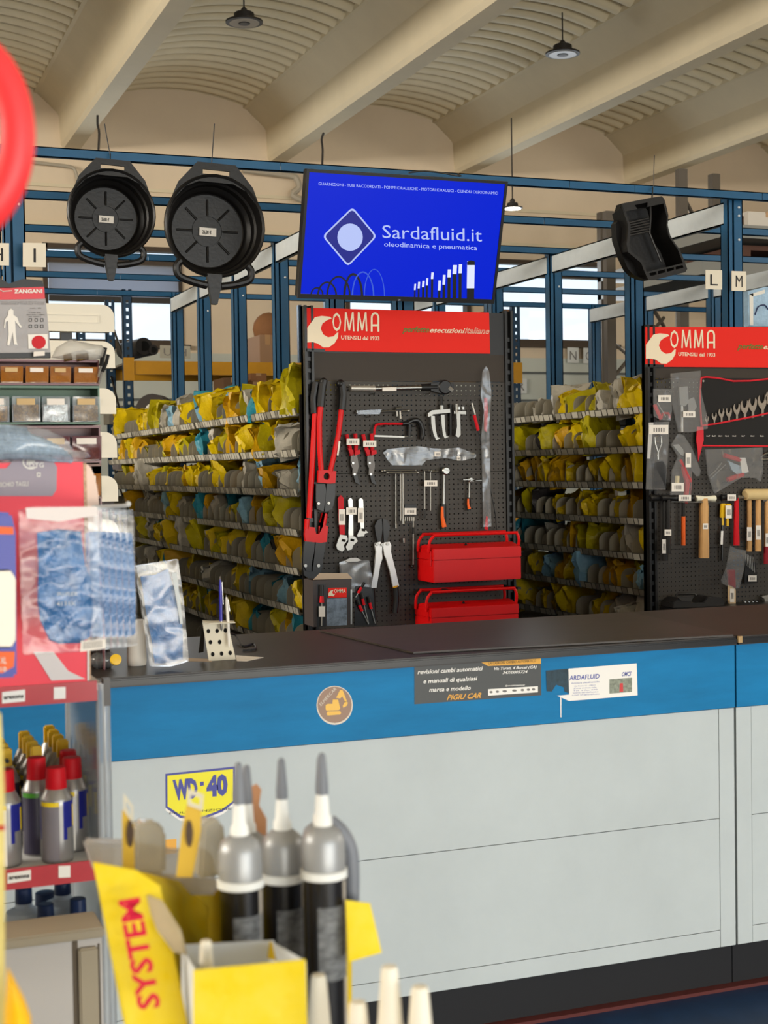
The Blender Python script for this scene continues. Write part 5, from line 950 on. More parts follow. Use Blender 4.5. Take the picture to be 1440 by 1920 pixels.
# reels and jumble on the lower rack levels at the left
def reel(x, y, label, r=.16):
    c = P(x, y, Y=13.6); t = Thing('cable_reel', label, 'reel', c-Vector((0, 0, r))); t.part('drum', MB().lathe([(r, 0), (r, .02), (r*.5, .02), (r*.5, .22), (r, .22), (r, .24)], c, (.5, 1, 0), 24), mat('dark_reel', (52, 44, 38), .6)); t.part('white_ring', MB().lathe([(r*.3, -.004), (r*.42, -.004), (r*.42, .0)], c, (.5, 1, 0), 20), WHITE)
reel(285, 770, 'dark cable reel with a white hub behind the top shelf at far left')
single('scrap_tray', MB().box(tuple(P(205, 795, Y=13.9)-Vector((0, 0, 0))), tuple(P(228, 775, Y=13.9)+Vector((0, .3, 0)))), DECK, 'grey tray on the second beam of the back left rack', 'tray')
for (x0, y0, x1, y1, lab) in ((222, 880, 248, 860, 'small grey carton low on the back left rack beside the white shelf ends'), (195, 960, 225, 930, 'dark carton low on the back left rack')):
    cart_px(x0, y1, x1, y0, lab, 13.6, .3, mat('grey_box', (104, 98, 100), .8))
for (x0, y0, x1, y1, c_) in ((1064, 651, 1085, 680, 'N'), (1094, 652, 1114, 681, 'O'), (966, 709, 988, 737, 'R')):
    a, b, d = P(x0, y1, Y=17.9), P(x1, y1+1, Y=17.9), P(x0, y0, Y=17.9); t = Thing('letter_placard', 'pale placard with the letter %s on the far wall right of the screen' % c_, 'sign', a)
    t.part('plate', MB().slab([a, b, b+(d-a), d], (0, .004, 0)), mat('pale_card', (206, 208, 204), .7)); w = MB(); h = d-a; text(w, c_, a+(b-a)*.2+h*.2, a+(b-a)*.8+h*.2, h*.6, .002); t.part('letter', w, GREYINK)
# big cantilever shelving at the right, running into depth
GR = mat('brown_grey_post', (92, 84, 74), .6)
XR = 9.6; zA = P(1300, 468, X=XR).z; zB = P(1290, 508, X=XR).z
t = Thing('storage_rack', 'tall grey storage rack along the right side with cartons on two decks', 'rack', (XR+.6, 13, 0))
for y in (9.8, 12.0, 14.3, 16.9):
    for x in (XR, XR+1.2): t.part('post', MB().box((x, y, 0), (x+.10, y+.10, 4.9)), GR)
    t.part('brace', MB().tube([(XR+.05, y+.05, 4.6), (XR+1.25, y+.05, 3.6)], .022, 6).tube([(XR+.05, y+.05, 3.3), (XR+1.25, y+.05, 2.4)], .022, 6), GR)
for z in (zA, zB, 2.4, 1.3):
    t.part('deck', MB().box((XR, 9.8, z-.10), (XR+1.3, 17, z)), mat('grey_deck_edge', (128, 128, 122), .6))
XR_c = [(1388, 400, 1400, 428, 'brown', 10.4), (1402, 396, 1430, 428, 'white', 10.3)]
def cart_on(px_, w, d, h, z, X, lab, m):
    a = P(px_, 500, X=X); d *= .5; carton((X+.11, a.y, z+.002), (X+.11+w, a.y+d, z+h), lab, m)
WB = mat('white_carton', (196, 190, 180), .8); RB = mat('red_brown_carton', (120, 50, 40), .8)
cart_on(1292, .5, .55, .38, zA, XR, 'white carton on the upper deck of the right rack, by the hanging case', WB)
cart_on(1262, .5, .7, .30, zA, XR, 'brown carton on the upper deck of the right rack, left of the white one', CARD)
cart_on(1243, .5, .6, .26, zA, XR, 'red-brown carton on the upper deck of the right rack, farthest back', RB)
cart_on(1330, .5, .4, .30, zA, XR, 'brown carton on the upper deck of the right rack, right of the white one', CARD)
cart_on(1265, .45, .8, .12, zB, XR, 'low dark red carton on the second deck of the right rack', RB)
a = P(1402, 428, Y=10.5); carton((a.x, 10.5, a.z), (a.x+.42, 10.9, P(1402, 396, Y=10.5).z), 'white carton beyond the front right upright, at the right edge', WB)
carton((a.x-.17, 10.55, a.z), (a.x-.01, 10.95, P(1390, 402, Y=10.5).z), 'small brown carton left of the white one at the right edge', CARD)
single('rack_deck', MB().box((a.x-.4, 10.3, a.z-.12), (a.x+1.5, 11.5, a.z-.01)), mat('grey_deck_edge'), 'grey deck carrying cartons at the upper right edge', 'shelf')
b = P(1360, 470, Y=10.7); 
single('timber_pallet', MB().box((b.x, 10.5, b.z-.02), (b.x+1.2, 11.3, b.z+.02)).box((b.x, 10.5, b.z-.12), (b.x+.12, 11.3, b.z-.02)).box((b.x+.5, 10.5, b.z-.12), (b.x+.62, 11.3, b.z-.02)).box((b.x, 10.5, b.z-.14), (b.x+1.2, 11.3, b.z-.12)), mat('dark_timber', (84, 56, 44), .8), 'dark timber pallet on the rack beyond the front right upright', 'pallet')
single('rack_deck', MB().box((b.x-.5, 10.3, b.z-.27), (b.x+1.6, 11.5, b.z-.15)), mat('grey_deck_edge'), 'lower grey deck under the timber pallet at the right edge', 'shelf')
for (x, y0_, lab) in ((1276, 318, 'brown-grey post rising behind the front beam at the upper right'), (1140, 397, 'brown-grey post rising left of the hanging tool case')):
    p = P(x, y0_, Y=12.6); t = Thing('steel_post', lab, 'post', (p.x, 12.6, 0)); t.part('post', MB().box((p.x-.05, 12.55, 0), (p.x+.05, 12.62, p.z)), GR)
    t.part('brace', MB().tube([(p.x, 12.58, p.z-.25), (p.x+1.0, 13.2, p.z-1.05)], .022, 6).tube([(p.x, 12.58, 2.4), (p.x+1.0, 13.2, 3.1)], .02, 6), GR)
# blue and white package at the right edge
t = Thing('wrapped_package', 'blue and white film wrapped package on the rack above the right board', 'package', P(1425, 612, Y=7.1))
def pk(pts, Y=7.1): return [P(x, y, Y=Y) for x, y in pts]
t.part('wrapping', MB().slab(pk([(1404, 612), (1402, 546), (1434, 538), (1480, 536), (1480, 612)]), (0, .12, 0)), mat('light_blue_wrap', (160, 190, 214), .35, var=.25, vscale=14, bump=.5))
t.part('white_print', MB().slab(pk([(1406, 610), (1405, 552), (1412, 550), (1412, 610)], 7.098), (0, -.002, 0)).slab(pk([(1405, 552), (1434, 543), (1434, 550), (1412, 556)], 7.098), (0, -.002, 0)), WHITE); t.part('dark_print', MB().tube(smoothpath(pk([(1416, 590), (1422, 575), (1434, 572), (1440, 580)], 7.096), 4), .004, 6), mat('navy_print', (40, 50, 90), .5))
# ================================================================== WHITE SHELF ENDS (far left)
t = Thing('white_display_shelving', 'white gondola shelving with rounded shelf ends behind the small parts cabinet', 'shelving', (.7, 6.6, 0))
EM = mat('cream_white_steel', (226, 218, 200), .5)
for k, (zt, zb, x0) in enumerate(((2.328, 2.205, .15), (2.163, 2.042, .6), (1.950, 1.834, .6), (1.752, 1.635, .6), (1.553, 1.436, .6), (1.355, 1.24, .6))):
    x1 = 1.232; pts = [(x0, zb), (x1, zb), (x1, zt-.055)]+[(x1-.055+.055*math.cos(a*math.pi/12), zt-.055+.055*math.sin(a*math.pi/12)) for a in range(1, 7)]+[(x0, zt)]
    e_ = t.part('shelf_end_plate', MB().slab([(x, 6.60, z) for x, z in pts], (0, .012, 0)), EM)
    t.part('embossed_panel', MB().ring([(x, 6.599, z) for x, z in ((x0+.05, zb+.04), (x1-.07, zb+.04), (x1-.07, zt-.045), (x0+.05, zt-.045))], [(x, 6.599, z) for x, z in ((x0+.055, zb+.045), (x1-.075, zb+.045), (x1-.075, zt-.05), (x0+.055, zt-.05))], (0, -.002, 0)), EM, e_)
    t.part('shelf', MB().box((x0, 6.615, zb), (x1-.02, 6.66, zb+.02)), EM)
t.part('back_post', MB().box((1.0, 6.66, 0), (1.05, 6.70, 2.3)), BLACKM)
# ================================================================== SMALL PARTS CABINET on the counter
Yc = 3.76
o = lambda u, v, d=0: P(u*260/1085, 460+v*460/1920, Y=Yc-d)
AMB = mat('amber_plastic', (150, 84, 34), .25, spec=.6); GRN = mat('green_tinted_plastic', (92, 122, 104), .2); MAR = mat('maroon_plastic', (98, 44, 46), .3); BRASS = mat('brass_fittings', (168, 132, 70), .35, .8, var=.7, vscale=120, bump=1, bscale=160); ZINC = mat('zinc_parts', (140, 128, 110), .4, .7, var=.6, vscale=110, bump=1, bscale=150)
cab_ = Thing('small_parts_cabinet', 'cabinet of clear tilt bins with brown and green trays on the counter, left', 'cabinet', (.4, Yc, ZT))
x_l, x_r = o(-500, 1000).x, o(775, 1000).x
rows = [(895, 1095, MAR, [(-390, -200), (-195, -5), (0, 185), (195, 385), (388, 560), (575, 770)], AMB), (1100, 1400, mat('green_tray', (70, 104, 84), .4), [(-390, -160), (-150, 80), (92, 322), (328, 552), (566, 790)], GRN), (1412, 1705, MAR, [(-150, 80), (90, 320), (330, 552), (560, 800)], MAR), (1715, 1990, mat('brown_tray', (110, 74, 60), .4), [(330, 552), (560, 795)], AMB)]
for va, vb, fm, bins, bm_ in rows:
    zt, zb = o(400, va).z, o(400, vb).z
    cab_.part('tray_frame', MB().box((x_l, Yc, zt-.004), (x_r, Yc+.12, zt)).box((x_l, Yc, zb), (x_r, Yc+.12, zb+.004)).box((x_l, Yc+.115, zb), (x_r, Yc+.12, zt)).box((x_r-.004, Yc, zb), (x_r, Yc+.12, zt)).box((x_l, Yc-.004, zt-.006), (x_r, Yc, zt)).box((x_l, Yc-.004, zb), (x_r, Yc, zb+.005)), fm)
    for j, (ua, ub) in enumerate(bins):
        a_, b_ = o(ua+6, vb), o(ub-6, vb); h = zt-zb
        bn = cab_.part('bin', MB().slab([(a_.x, Yc-.002, zb+.008), (b_.x, Yc-.002, zb+.008), (b_.x, Yc-.012, zb+h*.72), (a_.x, Yc-.012, zb+h*.72)], (0, .002, 0)).box((a_.x, Yc, zb+.006), (a_.x+.0015, Yc+.08, zb+h*.7)).box((b_.x-.0015, Yc, zb+.006), (b_.x, Yc+.08, zb+h*.7)).box((a_.x, Yc, zb+.006), (b_.x, Yc+.08, zb+.008)), CLEAR if bm_ is GRN else film('amber_tinted_film' if bm_ is AMB else 'maroon_tinted_film', (190, 120, 40) if bm_ is AMB else (110, 50, 50), haze=.45))
        c_ = MB().box((a_.x+.004, Yc+.004, zb+.008), (b_.x-.004, Yc+.07, zb+h*random.uniform(.35, .6)))
        cab_.part('bin_contents', c_, random.choice((BRASS, ZINC, BRASS)) if not (bm_ is GRN and j == 3) else mat('foil_bag', (190, 196, 194), .25, .5, bump=1, bscale=60), bn)
        cab_.part('bin_label', MB().slab([(a_.x+.010, Yc-.0135, zb+h*.50), (b_.x-.014, Yc-.0135, zb+h*.50), (b_.x-.014, Yc-.0145, zb+h*.66), (a_.x+.010, Yc-.0145, zb+h*.66)], (0, -.0004, 0)), PAPER if j % 2 else mat('buff_label', (196, 168, 120), .7), bn)
cab_.part('back_panel', MB().box((x_l, Yc+.12, ZT), (x_r, Yc+.13, o(400, 890).z)), mat('dark_back', (50, 44, 42), .6))
cab_.part('side_panel', MB().box((x_r-.004, Yc+.0, ZT), (x_r, Yc+.13, o(400, 1700).z)), MAR)
# coverall pack leaning on top
t = Thing('coverall_pack', 'grey and red bagged white disposable coverall standing on the parts cabinet', 'packaged clothing', o(150, 880))
t.part('bag_body', MB().slab([o(*p, .0) for p in [(-300, 420), (355, 415), (372, 560), (395, 840), (-300, 850)]], (0, .03, 0)), mat('grey_printed_bag', (150, 146, 144), .35, bump=.25, bscale=25))
t.part('black_header', MB().slab([o(*p, .003) for p in [(-300, 255), (0, 255), (70, 300), (180, 262), (335, 275), (345, 325), (170, 330), (60, 335), (-300, 325)]], (0, .03, 0)), BLACK); t.part('red_band', MB().slab([o(*p, .003) for p in [(-300, 322), (60, 330), (200, 325), (345, 318), (352, 418), (-300, 432)]], (0, .03, 0)), mat('red_print_gloss', (204, 24, 34), .3))
t.part('black_foot', MB().slab([o(*p, .003) for p in [(-300, 845), (395, 838), (398, 880), (-300, 885)]], (0, .02, 0)), BLACK)
w = MB(); text(w, 'ZANGANI', o(110, 375, .005), o(330, 372, .005), o(110, 345)-o(110, 375), .001, bold=.04); w.tube([o(-40, 378, .006), o(0, 345, .006), o(20, 360, .006), (o(95, 355, .006))], .0012, 6); t.part('brand_lettering', w, WHITE)
fg = [(85, 495), (105, 510), (105, 545), (135, 565), (150, 610), (172, 640), (160, 645), (130, 610), (118, 590), (122, 680), (130, 760), (138, 778), (110, 775), (98, 680), (80, 760), (72, 785), (55, 780), (68, 700), (62, 590), (45, 600), (40, 650), (30, 645), (38, 580), (62, 548), (66, 510)]
t.part('coverall_picture', MB().slab([o(*p, .003) for p in fg], (0, -.0008, 0)), WHITE)
w = MB()
for k, (s, ua, ub, v) in enumerate((('TUTA MONOUSO DI PROTEZIONE', 10, 350, 448), ('DISPOSABLE OVERALL COVER', 10, 350, 462), ('cat. III', 235, 320, 495), ('TYPE 5/6', 222, 320, 530), ('EN ISO 13982', 210, 350, 547), ('EN 1073-2', 225, 320, 562))): text(w, s, o(ua, v, .003), o(ub, v, .003), o(0, v-8)-o(0, v), .0005)
for u in (238, 284, 328):
    for v in (585, 635): w.ring([o(u-12, v-14, .0034), o(u+12, v-14, .0034), o(u+12, v+12, .0034), o(u-12, v+12, .0034)], [o(u-8, v-9, .0034), o(u+8, v-9, .0034), o(u+8, v+8, .0034), o(u-8, v+8, .0034)], (0, -.0004, 0))
t.part('small_print', w, INK)
t.part('white_square', MB().slab([o(*p, .003) for p in [(222, 808), (376, 808), (372, 695), (218, 698)]], (0, -.0006, 0)), WHITE); t.part('red_seal', MB().slab([o(303+56*math.cos(a*.3), 758+52*math.sin(a*.3), .0042) for a in range(21)], (0, -.0006, 0)), REDG)
t.part('barcode_tag', MB().slab([o(*p, .02) for p in [(262, 870), (350, 862), (350, 828), (262, 832)]], (0, -.001, 0)), PAPER)
def bundle(name, label, cat, pts, Y, th, m, film_m=None, amp=.004):
    """pillowy pack: outline in pixels on plane Y, domed front, thickness th"""
    c = Vector((sum(p[0] for p in pts)/len(pts), sum(p[1] for p in pts)/len(pts), 0)); n = len(pts); vs = []; fs = []
    ks = (1.0, .97, .88, .70, .48, .25); 
    for i, k in enumerate(ks):
        for p in pts:
            a = P(c.x+(p[0]-c.x)*k, c.y+(p[1]-c.y)*k, Y=Y); a = a+Vector((0, -th*math.sqrt(max(0, 1-k*k)), 0))+noise.noise_vector(a*28)*amp*(1 if i else 0); vs.append(a)
    ctr = P(c.x, c.y, Y=Y)+Vector((0, -th, 0)); vs.append(ctr); m_ = len(ks)
    for i in range(m_-1):
        for k in range(n): fs.append((i*n+k, i*n+(k+1) % n, (i+1)*n+(k+1) % n, (i+1)*n+k))
    for k in range(n): fs.append(((m_-1)*n+k, (m_-1)*n+(k+1) % n, m_*n))
    fs.append(tuple(range(n-1, -1, -1))); return MB().add(vs, fs)
t = Thing('fittings_bag', 'crumpled clear bag of brass fittings on top of the parts cabinet', 'bag', o(620, 890)); bp2 = [(o_x*260/1085, 460+o_y*460/1920) for o_x, o_y in [(400, 880), (440, 800), (540, 740), (640, 755), (740, 780), (800, 800), (830, 830), (790, 890), (740, 900), (600, 895), (480, 890)]]
t.part('bag', bundle('', '', '', bp2, Yc-.01, .05, CLEAR, amp=.008), film('frosted_bag_film', (200, 196, 186), haze=.5)); t.part('fittings', MB().tube([o(500, 880, .01), o(560, 870, .01)], .010, 8).tube([o(600, 882, .01), o(690, 868, .01)], .009, 8), BRASS)
t = Thing('hand_pliers', 'black-handled pliers leaning at the right end of the parts cabinet', 'pliers', o(790, 1000)); t.part('handle', MB().tube([o(822, 800, .02), o(805, 870, .02), o(790, 945, .02)], .006, 8).tube([o(845, 855, .01), o(830, 920, .01), o(800, 990, .01)], .005, 8), BLACK); t.part('jaw', MB().tube([o(790, 945, .02), o(770, 1030, .02)], .003, 8).tube([o(798, 990, .01), o(775, 1080, .01)], .003, 8), STEEL)
# ================================================================== SMALL THINGS ON THE COUNTER
def zc(x, y): return P(x, y, Z=ZT)
Yg = 3.72; gp = lambda x, y, d=0: P(x, y, Y=Yg-d)
GLV = mat('blue_glove_fabric', (0, 98, 162), .25, spec=.5, var=.35, vscale=40, bump=.9, bscale=45)
t = Thing('glove_pack', 'bagged blue gloves standing alone on the counter beside the display stand', 'packaged gloves', zc(315, 1248))
t.part('gloves', bundle('', '', '', [(263, 1080), (290, 1078), (315, 1066), (324, 1095), (338, 1140), (343, 1190), (343, 1236), (318, 1243), (290, 1244), (284, 1200), (274, 1150), (268, 1110)], Yg, .012, GLV, amp=.004), GLV)
t.part('bag', MB().slab([gp(*p, .016) for p in [(256, 1062), (334, 1049), (345, 1130), (354, 1240), (320, 1250), (285, 1250), (270, 1150)]], (0, .03, 0)), CLEAR)
w = MB(); text(w, 'protective glove', gp(285, 1161, .034), gp(318, 1163, .034), gp(0, 1156)-gp(0, 1161), .0006)
t.part('white_print', MB().slab([gp(*p, .018) for p in [(322, 1075), (331, 1072), (343, 1170), (338, 1170)]], (0, -.0006, 0)), mat('pale_print', (190, 196, 196), .4))
c = zc(268, 1250); t = Thing('white_tub', 'small white plastic tub on the counter behind the bagged gloves', 'tub', c); c = Vector((c.x-.008, c.y+.04, ZT)); t.part('body', MB().lathe([(.024, 0), (.026, .01), (.024, .07), (.022, .12)], c, n=24), WHITE)
c = zc(200, 1258)+Vector((0, .06, 0)); t = Thing('bagged_jar', 'small dark jar wrapped in crumpled film on the counter corner', 'jar', c); t.part('jar', MB().lathe([(.022, 0), (.024, .02), (.020, .05)], c, n=20), mat('dark_glass', (30, 26, 24), .15)); t.part('film_wrap', MB().ball(c+Vector((0, -.006, .022)), .032, 12, (1.1, .8, .8)), CLEAR)
single('screw_cap', MB().lathe([(.0145, 0), (.0135, .008), (.006, .009)], P(217, 1237, Y=3.66), (0, -1, .2), 20), mat('bright_yellow_plastic'), 'small yellow screw cap on the dark bagged jar', 'cap')
# pen stand of bent perforated strip
PH = mat('cream_enamel', (206, 198, 176), .5)
t = Thing('pen_stand', 'cream bent metal pen stand with nine holes on the counter', 'pen holder', zc(418, 1240)); Ys = 3.80; pp_ = lambda x, y, d=0: P(x, y, Y=Ys-d)
g_ = lambda u, v: (340+u*300/1440, 1060+v*300/1440)
fr_ = [g_(190, 505), g_(420, 525), g_(492, 855), g_(250, 872), g_(225, 720)]
mb = MB(); mb.slab([pp_(*p) for p in fr_], (0, .002, 0)); t.part('front_plate', mb, PH)
hl = MB()
for (u, v) in ((243, 592), (322, 590), (396, 585), (262, 692), (345, 690), (282, 800), (362, 795), (440, 788)): hl.slab([pp_(*g_(u+17*math.cos(a*.7), v+21*math.sin(a*.7)), .0006) for a in range(9)], (0, -.0004, 0))
t.part('hole', hl, mat('very_dark'))
t.part('top_ledge', MB().slab([pp_(*g_(190, 505)), pp_(*g_(250, 528), .03), pp_(*g_(486, 520), .03), pp_(*g_(470, 505)), pp_(*g_(190, 495))], (0, 0, .002)), PH)
t.part('rear_leg', MB().slab([pp_(*g_(190, 505)), pp_(*g_(215, 510)), pp_(*g_(200, 780), -.05), pp_(*g_(155, 790), -.05)], (0, .002, 0)), BLACKM)
def pen(label, top, mid, bot, m, tip):
    t = Thing('ballpoint_pen', label, 'pen', pp_(*bot, .015)); a, b, c = pp_(*top, .015), pp_(*mid, .015), pp_(*bot, .015)
    t.part('barrel', MB().tube([a, a+(b-a)*.25, b], [.0025, .0042, .0042], 10), m); t.part('lower_barrel', MB().tube([b, b+(c-b)*.8, c], [.0042, .0035, .001], 10), tip); t.part('clip', MB().tube([a+Vector((.004, -.003, -.006)), a+(b-a)*.6+Vector((.006, -.003, 0))], .0012, 6), CHROME); t.part('push_button', MB().tube([a, a+(a-b)*.08], .002, 8), CHROME)
pen('blue ballpoint pen standing in the cream pen stand', g_(350, 130), g_(357, 500), g_(362, 590), mat('deep_blue_plastic', (38, 34, 150), .3), STEEL); pen('white ballpoint pen standing in the cream pen stand', g_(405, 285), g_(420, 500), g_(430, 740), WHITE, WHITE)
cb_ = [zc(395, 1212)+Vector((0, 0, .02)), zc(420, 1206)+Vector((0, -.03, .03)), zc(438, 1202)+Vector((0, -.02, .02)), zc(455, 1214)+Vector((0, 0, .004)), zc(475, 1210)+Vector((0, 0, .004)), zc(478, 1220)+Vector((0, 0, .004)), zc(455, 1222)+Vector((0, 0, .004))]
single('coiled_cord', MB().tube(smoothpath(cb_, 5), .003, 6), BLACK, 'black cord looped behind the cream pen stand', 'cord')
single('paper_slip', MB().slab([zc(442, 1229), zc(494, 1233), zc(462, 1240), zc(444, 1239)], (0, 0, .0008)), PAPER, 'small white paper slip on the worktop beside the pen stand', 'paper'); single('paper_slip', MB().slab([zc(350, 1234), zc(392, 1236), zc(398, 1241), zc(352, 1240)], (0, 0, .0008)), mat('beige_card'), 'beige paper slip on the worktop left of the pen stand', 'paper')
# ================================================================== DISPLAY STAND WITH SPRAY CANS (left foreground)
Yd = 2.60; dz = lambda x, y, d=0: P(x, y, Y=Yd-d)
STRIP = mat('red_shelf_strip', (178, 44, 54), .35, var=.12, vscale=6); SHW = mat('white_shelf', (206, 206, 204), .5); ACR = film('clear_acrylic', (224, 232, 238), haze=.34, gloss=1.6, bump=.1, fr_=.8)
ds = Thing('display_stand', 'red-stripped display stand with clear acrylic posts, left foreground', 'display stand', (.1, 2.78, 0))
x0, x1 = -.16, .440
for zt in (1.197, .874, .50, .14):
    s = ds.part('shelf', MB().box((x0, Yd+.003, zt-.018), (x1+.01, Yd+.40, zt-.006)), SHW)
    ds.part('shelf_strip', MB().box((x0, Yd-.003, zt-.036), (x1, Yd+.002, zt)), STRIP, s)
    if zt > .8:
        pa = 4 if zt > 1 else 14
        lw = ds.part('brand_plate', MB().slab([dz(pa, 1319 if zt > 1 else 1657, .005), dz(47 if zt > 1 else 58, 1315 if zt > 1 else 1650, .005), dz(47 if zt > 1 else 58, 1293 if zt > 1 else 1631, .005), dz(pa, 1298 if zt > 1 else 1638, .005)], (0, .002, 0)), mat('white_print'), s)
        w = MB(); u0, u1, v0, v1 = (7, 44, 1311, 1308) if zt > 1 else (17, 55, 1649, 1645)
        text(w, 'arexons', dz(u0, v0, .006), dz(u1, v1, .006), dz(0, v0-8)-dz(0, v0), .0004, bold=.03); ds.part('brand_lettering', w, INK, lw)
        u, v = (112, 1300) if zt > 1 else (121, 1635); hs_ = 11
        ds.part('plain_sticker', MB().slab([dz(u-hs_, v+hs_, .005), dz(u+hs_, v+hs_-1, .005), dz(u+hs_, v-hs_-1, .005), dz(u-hs_, v-hs_, .005)], (0, .002, 0)), mat('white_print'), s)
for (x, y) in ((x1+.012, Yd+.012), (x1+.012, Yd+.38), (x0, Yd+.012), (x0, Yd+.38)):
    ds.part('acrylic_post', MB().tube([(x, y, 0), (x, y, 1.19)], .0135, 16), ACR); ds.part('post_core', MB().tube([(x+.002, y, .0), (x+.002, y, 1.19)], .0035, 8), CHROME)
ds.part('side_sheet', MB().box((x1+.004, Yd+.02, .0), (x1+.007, Yd+.38, 1.18)), ACR); ds.part('corner_clamp', MB().box((x1+.012, Yd-.002, 1.15), (x1+.024, Yd+.022, 1.199)), mat('dark_clamp', (80, 76, 74), .4))
# --- spray cans
WDB, WDS, WDY, CANB = mat('can_blue_print', (38, 44, 140), .3, .3), mat('can_silver', (150, 148, 146), .35, .6), mat('can_yellow_print', (230, 200, 30), .35), mat('can_dark_print', (52, 48, 66), .35)
def can(label, x, y, zb, r, h, cap, capm, cols, grp=None):
    t = Thing('spray_can', label, 'spray can', (x, y, zb), grp); n = 24
    def mf(i, k):
        a = (k/n*360) % 360
        if i == 0 or i >= 5: return 1
        if i == 4: return 2 if 185 <= a < 262 else (1 if a < 280 else 0)
        # band pattern: front-left quarter white text panel, front-right blue panel
        a = (k/n*360) % 360
        if i == 1: return 3 if 185 <= a < 262 else 1
        if i in (2, 3): return (3 if 185 <= a < 262 else (1 if 262 <= a < 280 else (2 if (i == 3 and 318 < a) else (0 if (i > 2 or a < 300) else 1))))
        return 3 if 185 <= a < 262 else 1
    t.part('body', MB().lathe([(r*.94, 0), (r, .003), (r, h*.30), (r, h*.45), (r, h*.74), (r, h*.80), (r*.96, h*.83), (r*.72, h*.93), (r*.60, h*.97), (r*.5, h)], (x, y, zb), n=n, mats=mf), cols)
    lab_ = MB(); lab_.lathe([(r*1.006, h*.10), (r*1.006, h*.22)], (x, y, zb), n=n)
    t.part('rim', MB().lathe([(r*1.02, h*.80), (r*1.03, h*.815), (r*1.0, h*.83)], (x, y, zb), n=n), WDS)
    if cap == 'round': t.part('cap', MB().lathe([(r*.64, h*.93), (r*.66, h*.95), (r*.62, h*1.20), (r*.56, h*1.225), (.001, h*1.225)], (x, y, zb), n=20), capm)
    else:
        t.part('cap', MB().box((x-r*.42, y-r*.30, zb+h*.97), (x+r*.42, y+r*.50, zb+h*1.22)), capm, bevel=.003); t.part('nozzle', MB().lathe([(.004, 0), (.004, .012)], (x, y-r*.3, zb+h*1.08), (0, -1, 0), 8), BLACK)
COLS = [WDB, WDS, WDY, mat('white_print')]; COLD = [CANB, WDS, mat('can_green_band', (70, 140, 40), .35), CANB]
zs2 = .869
can('front spray can with red cap, the most central of the red-capped ones', .371, 2.648, zs2, .0290, .138, 'round', REDG, [WDB, WDS, WDY, mat('can_grey_text', (120, 116, 122), .4)])
can('red-capped spray can at the left edge of view, front row', .280, 2.655, zs2, .0290, .140, 'round', REDG, COLS)
can('dark spray can with green band and red cap, second row', .345, 2.712, zs2, .0275, .145, 'round', REDG, COLD)
can('red-capped spray can, second row at the right by the acrylic post', .410, 2.715, zs2, .0280, .140, 'round', REDG, COLS)
can('red-capped spray can, third row at the right by the acrylic post', .412, 2.775, zs2, .0255, .142, 'round', REDG, COLS)
nn = 0
for j in range(4):
    for i, x in enumerate((.300, .356, .412)):
        if (i == 2 and j == 0) or (i == 1 and j == 0): pass
        can('yellow-capped spray can, %s row from the front, %s column of three' % (ORD[j], ['left', 'middle', 'right'][i]), x-j*.0005, 2.795+j*.056+(.045 if i == 2 else 0), zs2, .0255, .150, 'flip', mat('bright_yellow_plastic'), [CANB, WDS, WDY, CANB], 'yellow-capped spray cans')
# --- bottles on the lower shelf
BW = mat('pale_blue_bottle', (186, 200, 214), .4); NV = mat('navy_cap', (22, 40, 76), .4)
def bottle(label, px_, py_, Y, r, hb, cr, chh):
    c = P(px_, py_, Y=Y); zb = .498; zt = c.z; t = Thing('plastic_bottle', label, 'bottle', (c.x, Y, zb)); H = zt-chh-zb
    t.part('body', MB().lathe([(r*.96, 0), (r, .006), (r, H-.035), (r*.9, H-.016), (cr*1.05, H-.008), (cr*1.0, H)], (c.x, Y, zb), n=28), BW); t.part('cap', MB().lathe([(cr, 0), (cr*1.02, chh*.2), (cr*.98, chh*.95), (cr*.85, chh), (.001, chh)], (c.x, Y, zb+H), n=24), NV); t.part('label', MB().lathe([(r*1.004, H*.15), (r*1.004, H*.65)], (c.x, Y, zb), n=28), mat('white_print'))
bottle('white bottle with navy cap at the left on the lower display shelf', 44, 1664, 2.72, .036, .2, .0155, .028); bottle('white bottle with navy cap right of centre on the lower display shelf', 117, 1654, 2.74, .038, .2, .0155, .022)
bottle('shorter navy-capped bottle in front on the lower display shelf, left one', 85, 1694, 2.655, .030, .2, .0150, .028); bottle('shorter navy-capped bottle in front on the lower display shelf, right one', 146, 1684, 2.655, .030, .2, .0148, .028)
bottle('dark-shadowed bottle behind, between the two white bottles', 85, 1672, 2.86, .036, .2, .02, .03)
# --- glove box on top
PINK = mat('coral_red_print', (236, 64, 80), .5); MAUVE = mat('mauve_grey_print', (140, 130, 142), .45); WCB = mat('white_board', (214, 206, 204), .6)
zt_ = 1.197; gb = Thing('glove_display_box', 'coral red cardboard display box with grey rounded tab on top of the stand', 'box', (.1, 2.7, zt_))
a, b = dz(162, 1275), dz(159, 865); X1 = .424
gb.part('body', MB().box((-.16, Yd, zt_), (X1, Yd+.26, b.z-.001)), PINK); gb.part('side_board', MB().box((X1+.0005, Yd+.0, zt_+.002), (X1+.006, Yd+.26, b.z-.003)), mat('corrugated_edge', (206, 170, 140), .8, var=.4, vscale=200))
fan = [Vector((X1+.007, Yd+.01, b.z-.005))]+[Vector((X1+.007+.022*math.cos(k*math.pi/16)*1.0, Yd+.01, b.z-.005-.085+.085*math.sin(k*math.pi/16))) for k in range(8, -9, -1)]
gb.part('rounded_side_flap', MB().slab(fan, (0, .004, 0)), mat('cream_board_flap', (226, 200, 184), .6))
arc = [dz(62-45*math.cos(k*math.pi/12), 885-38*math.sin(k*math.pi/12), .003) for k in range(13)]
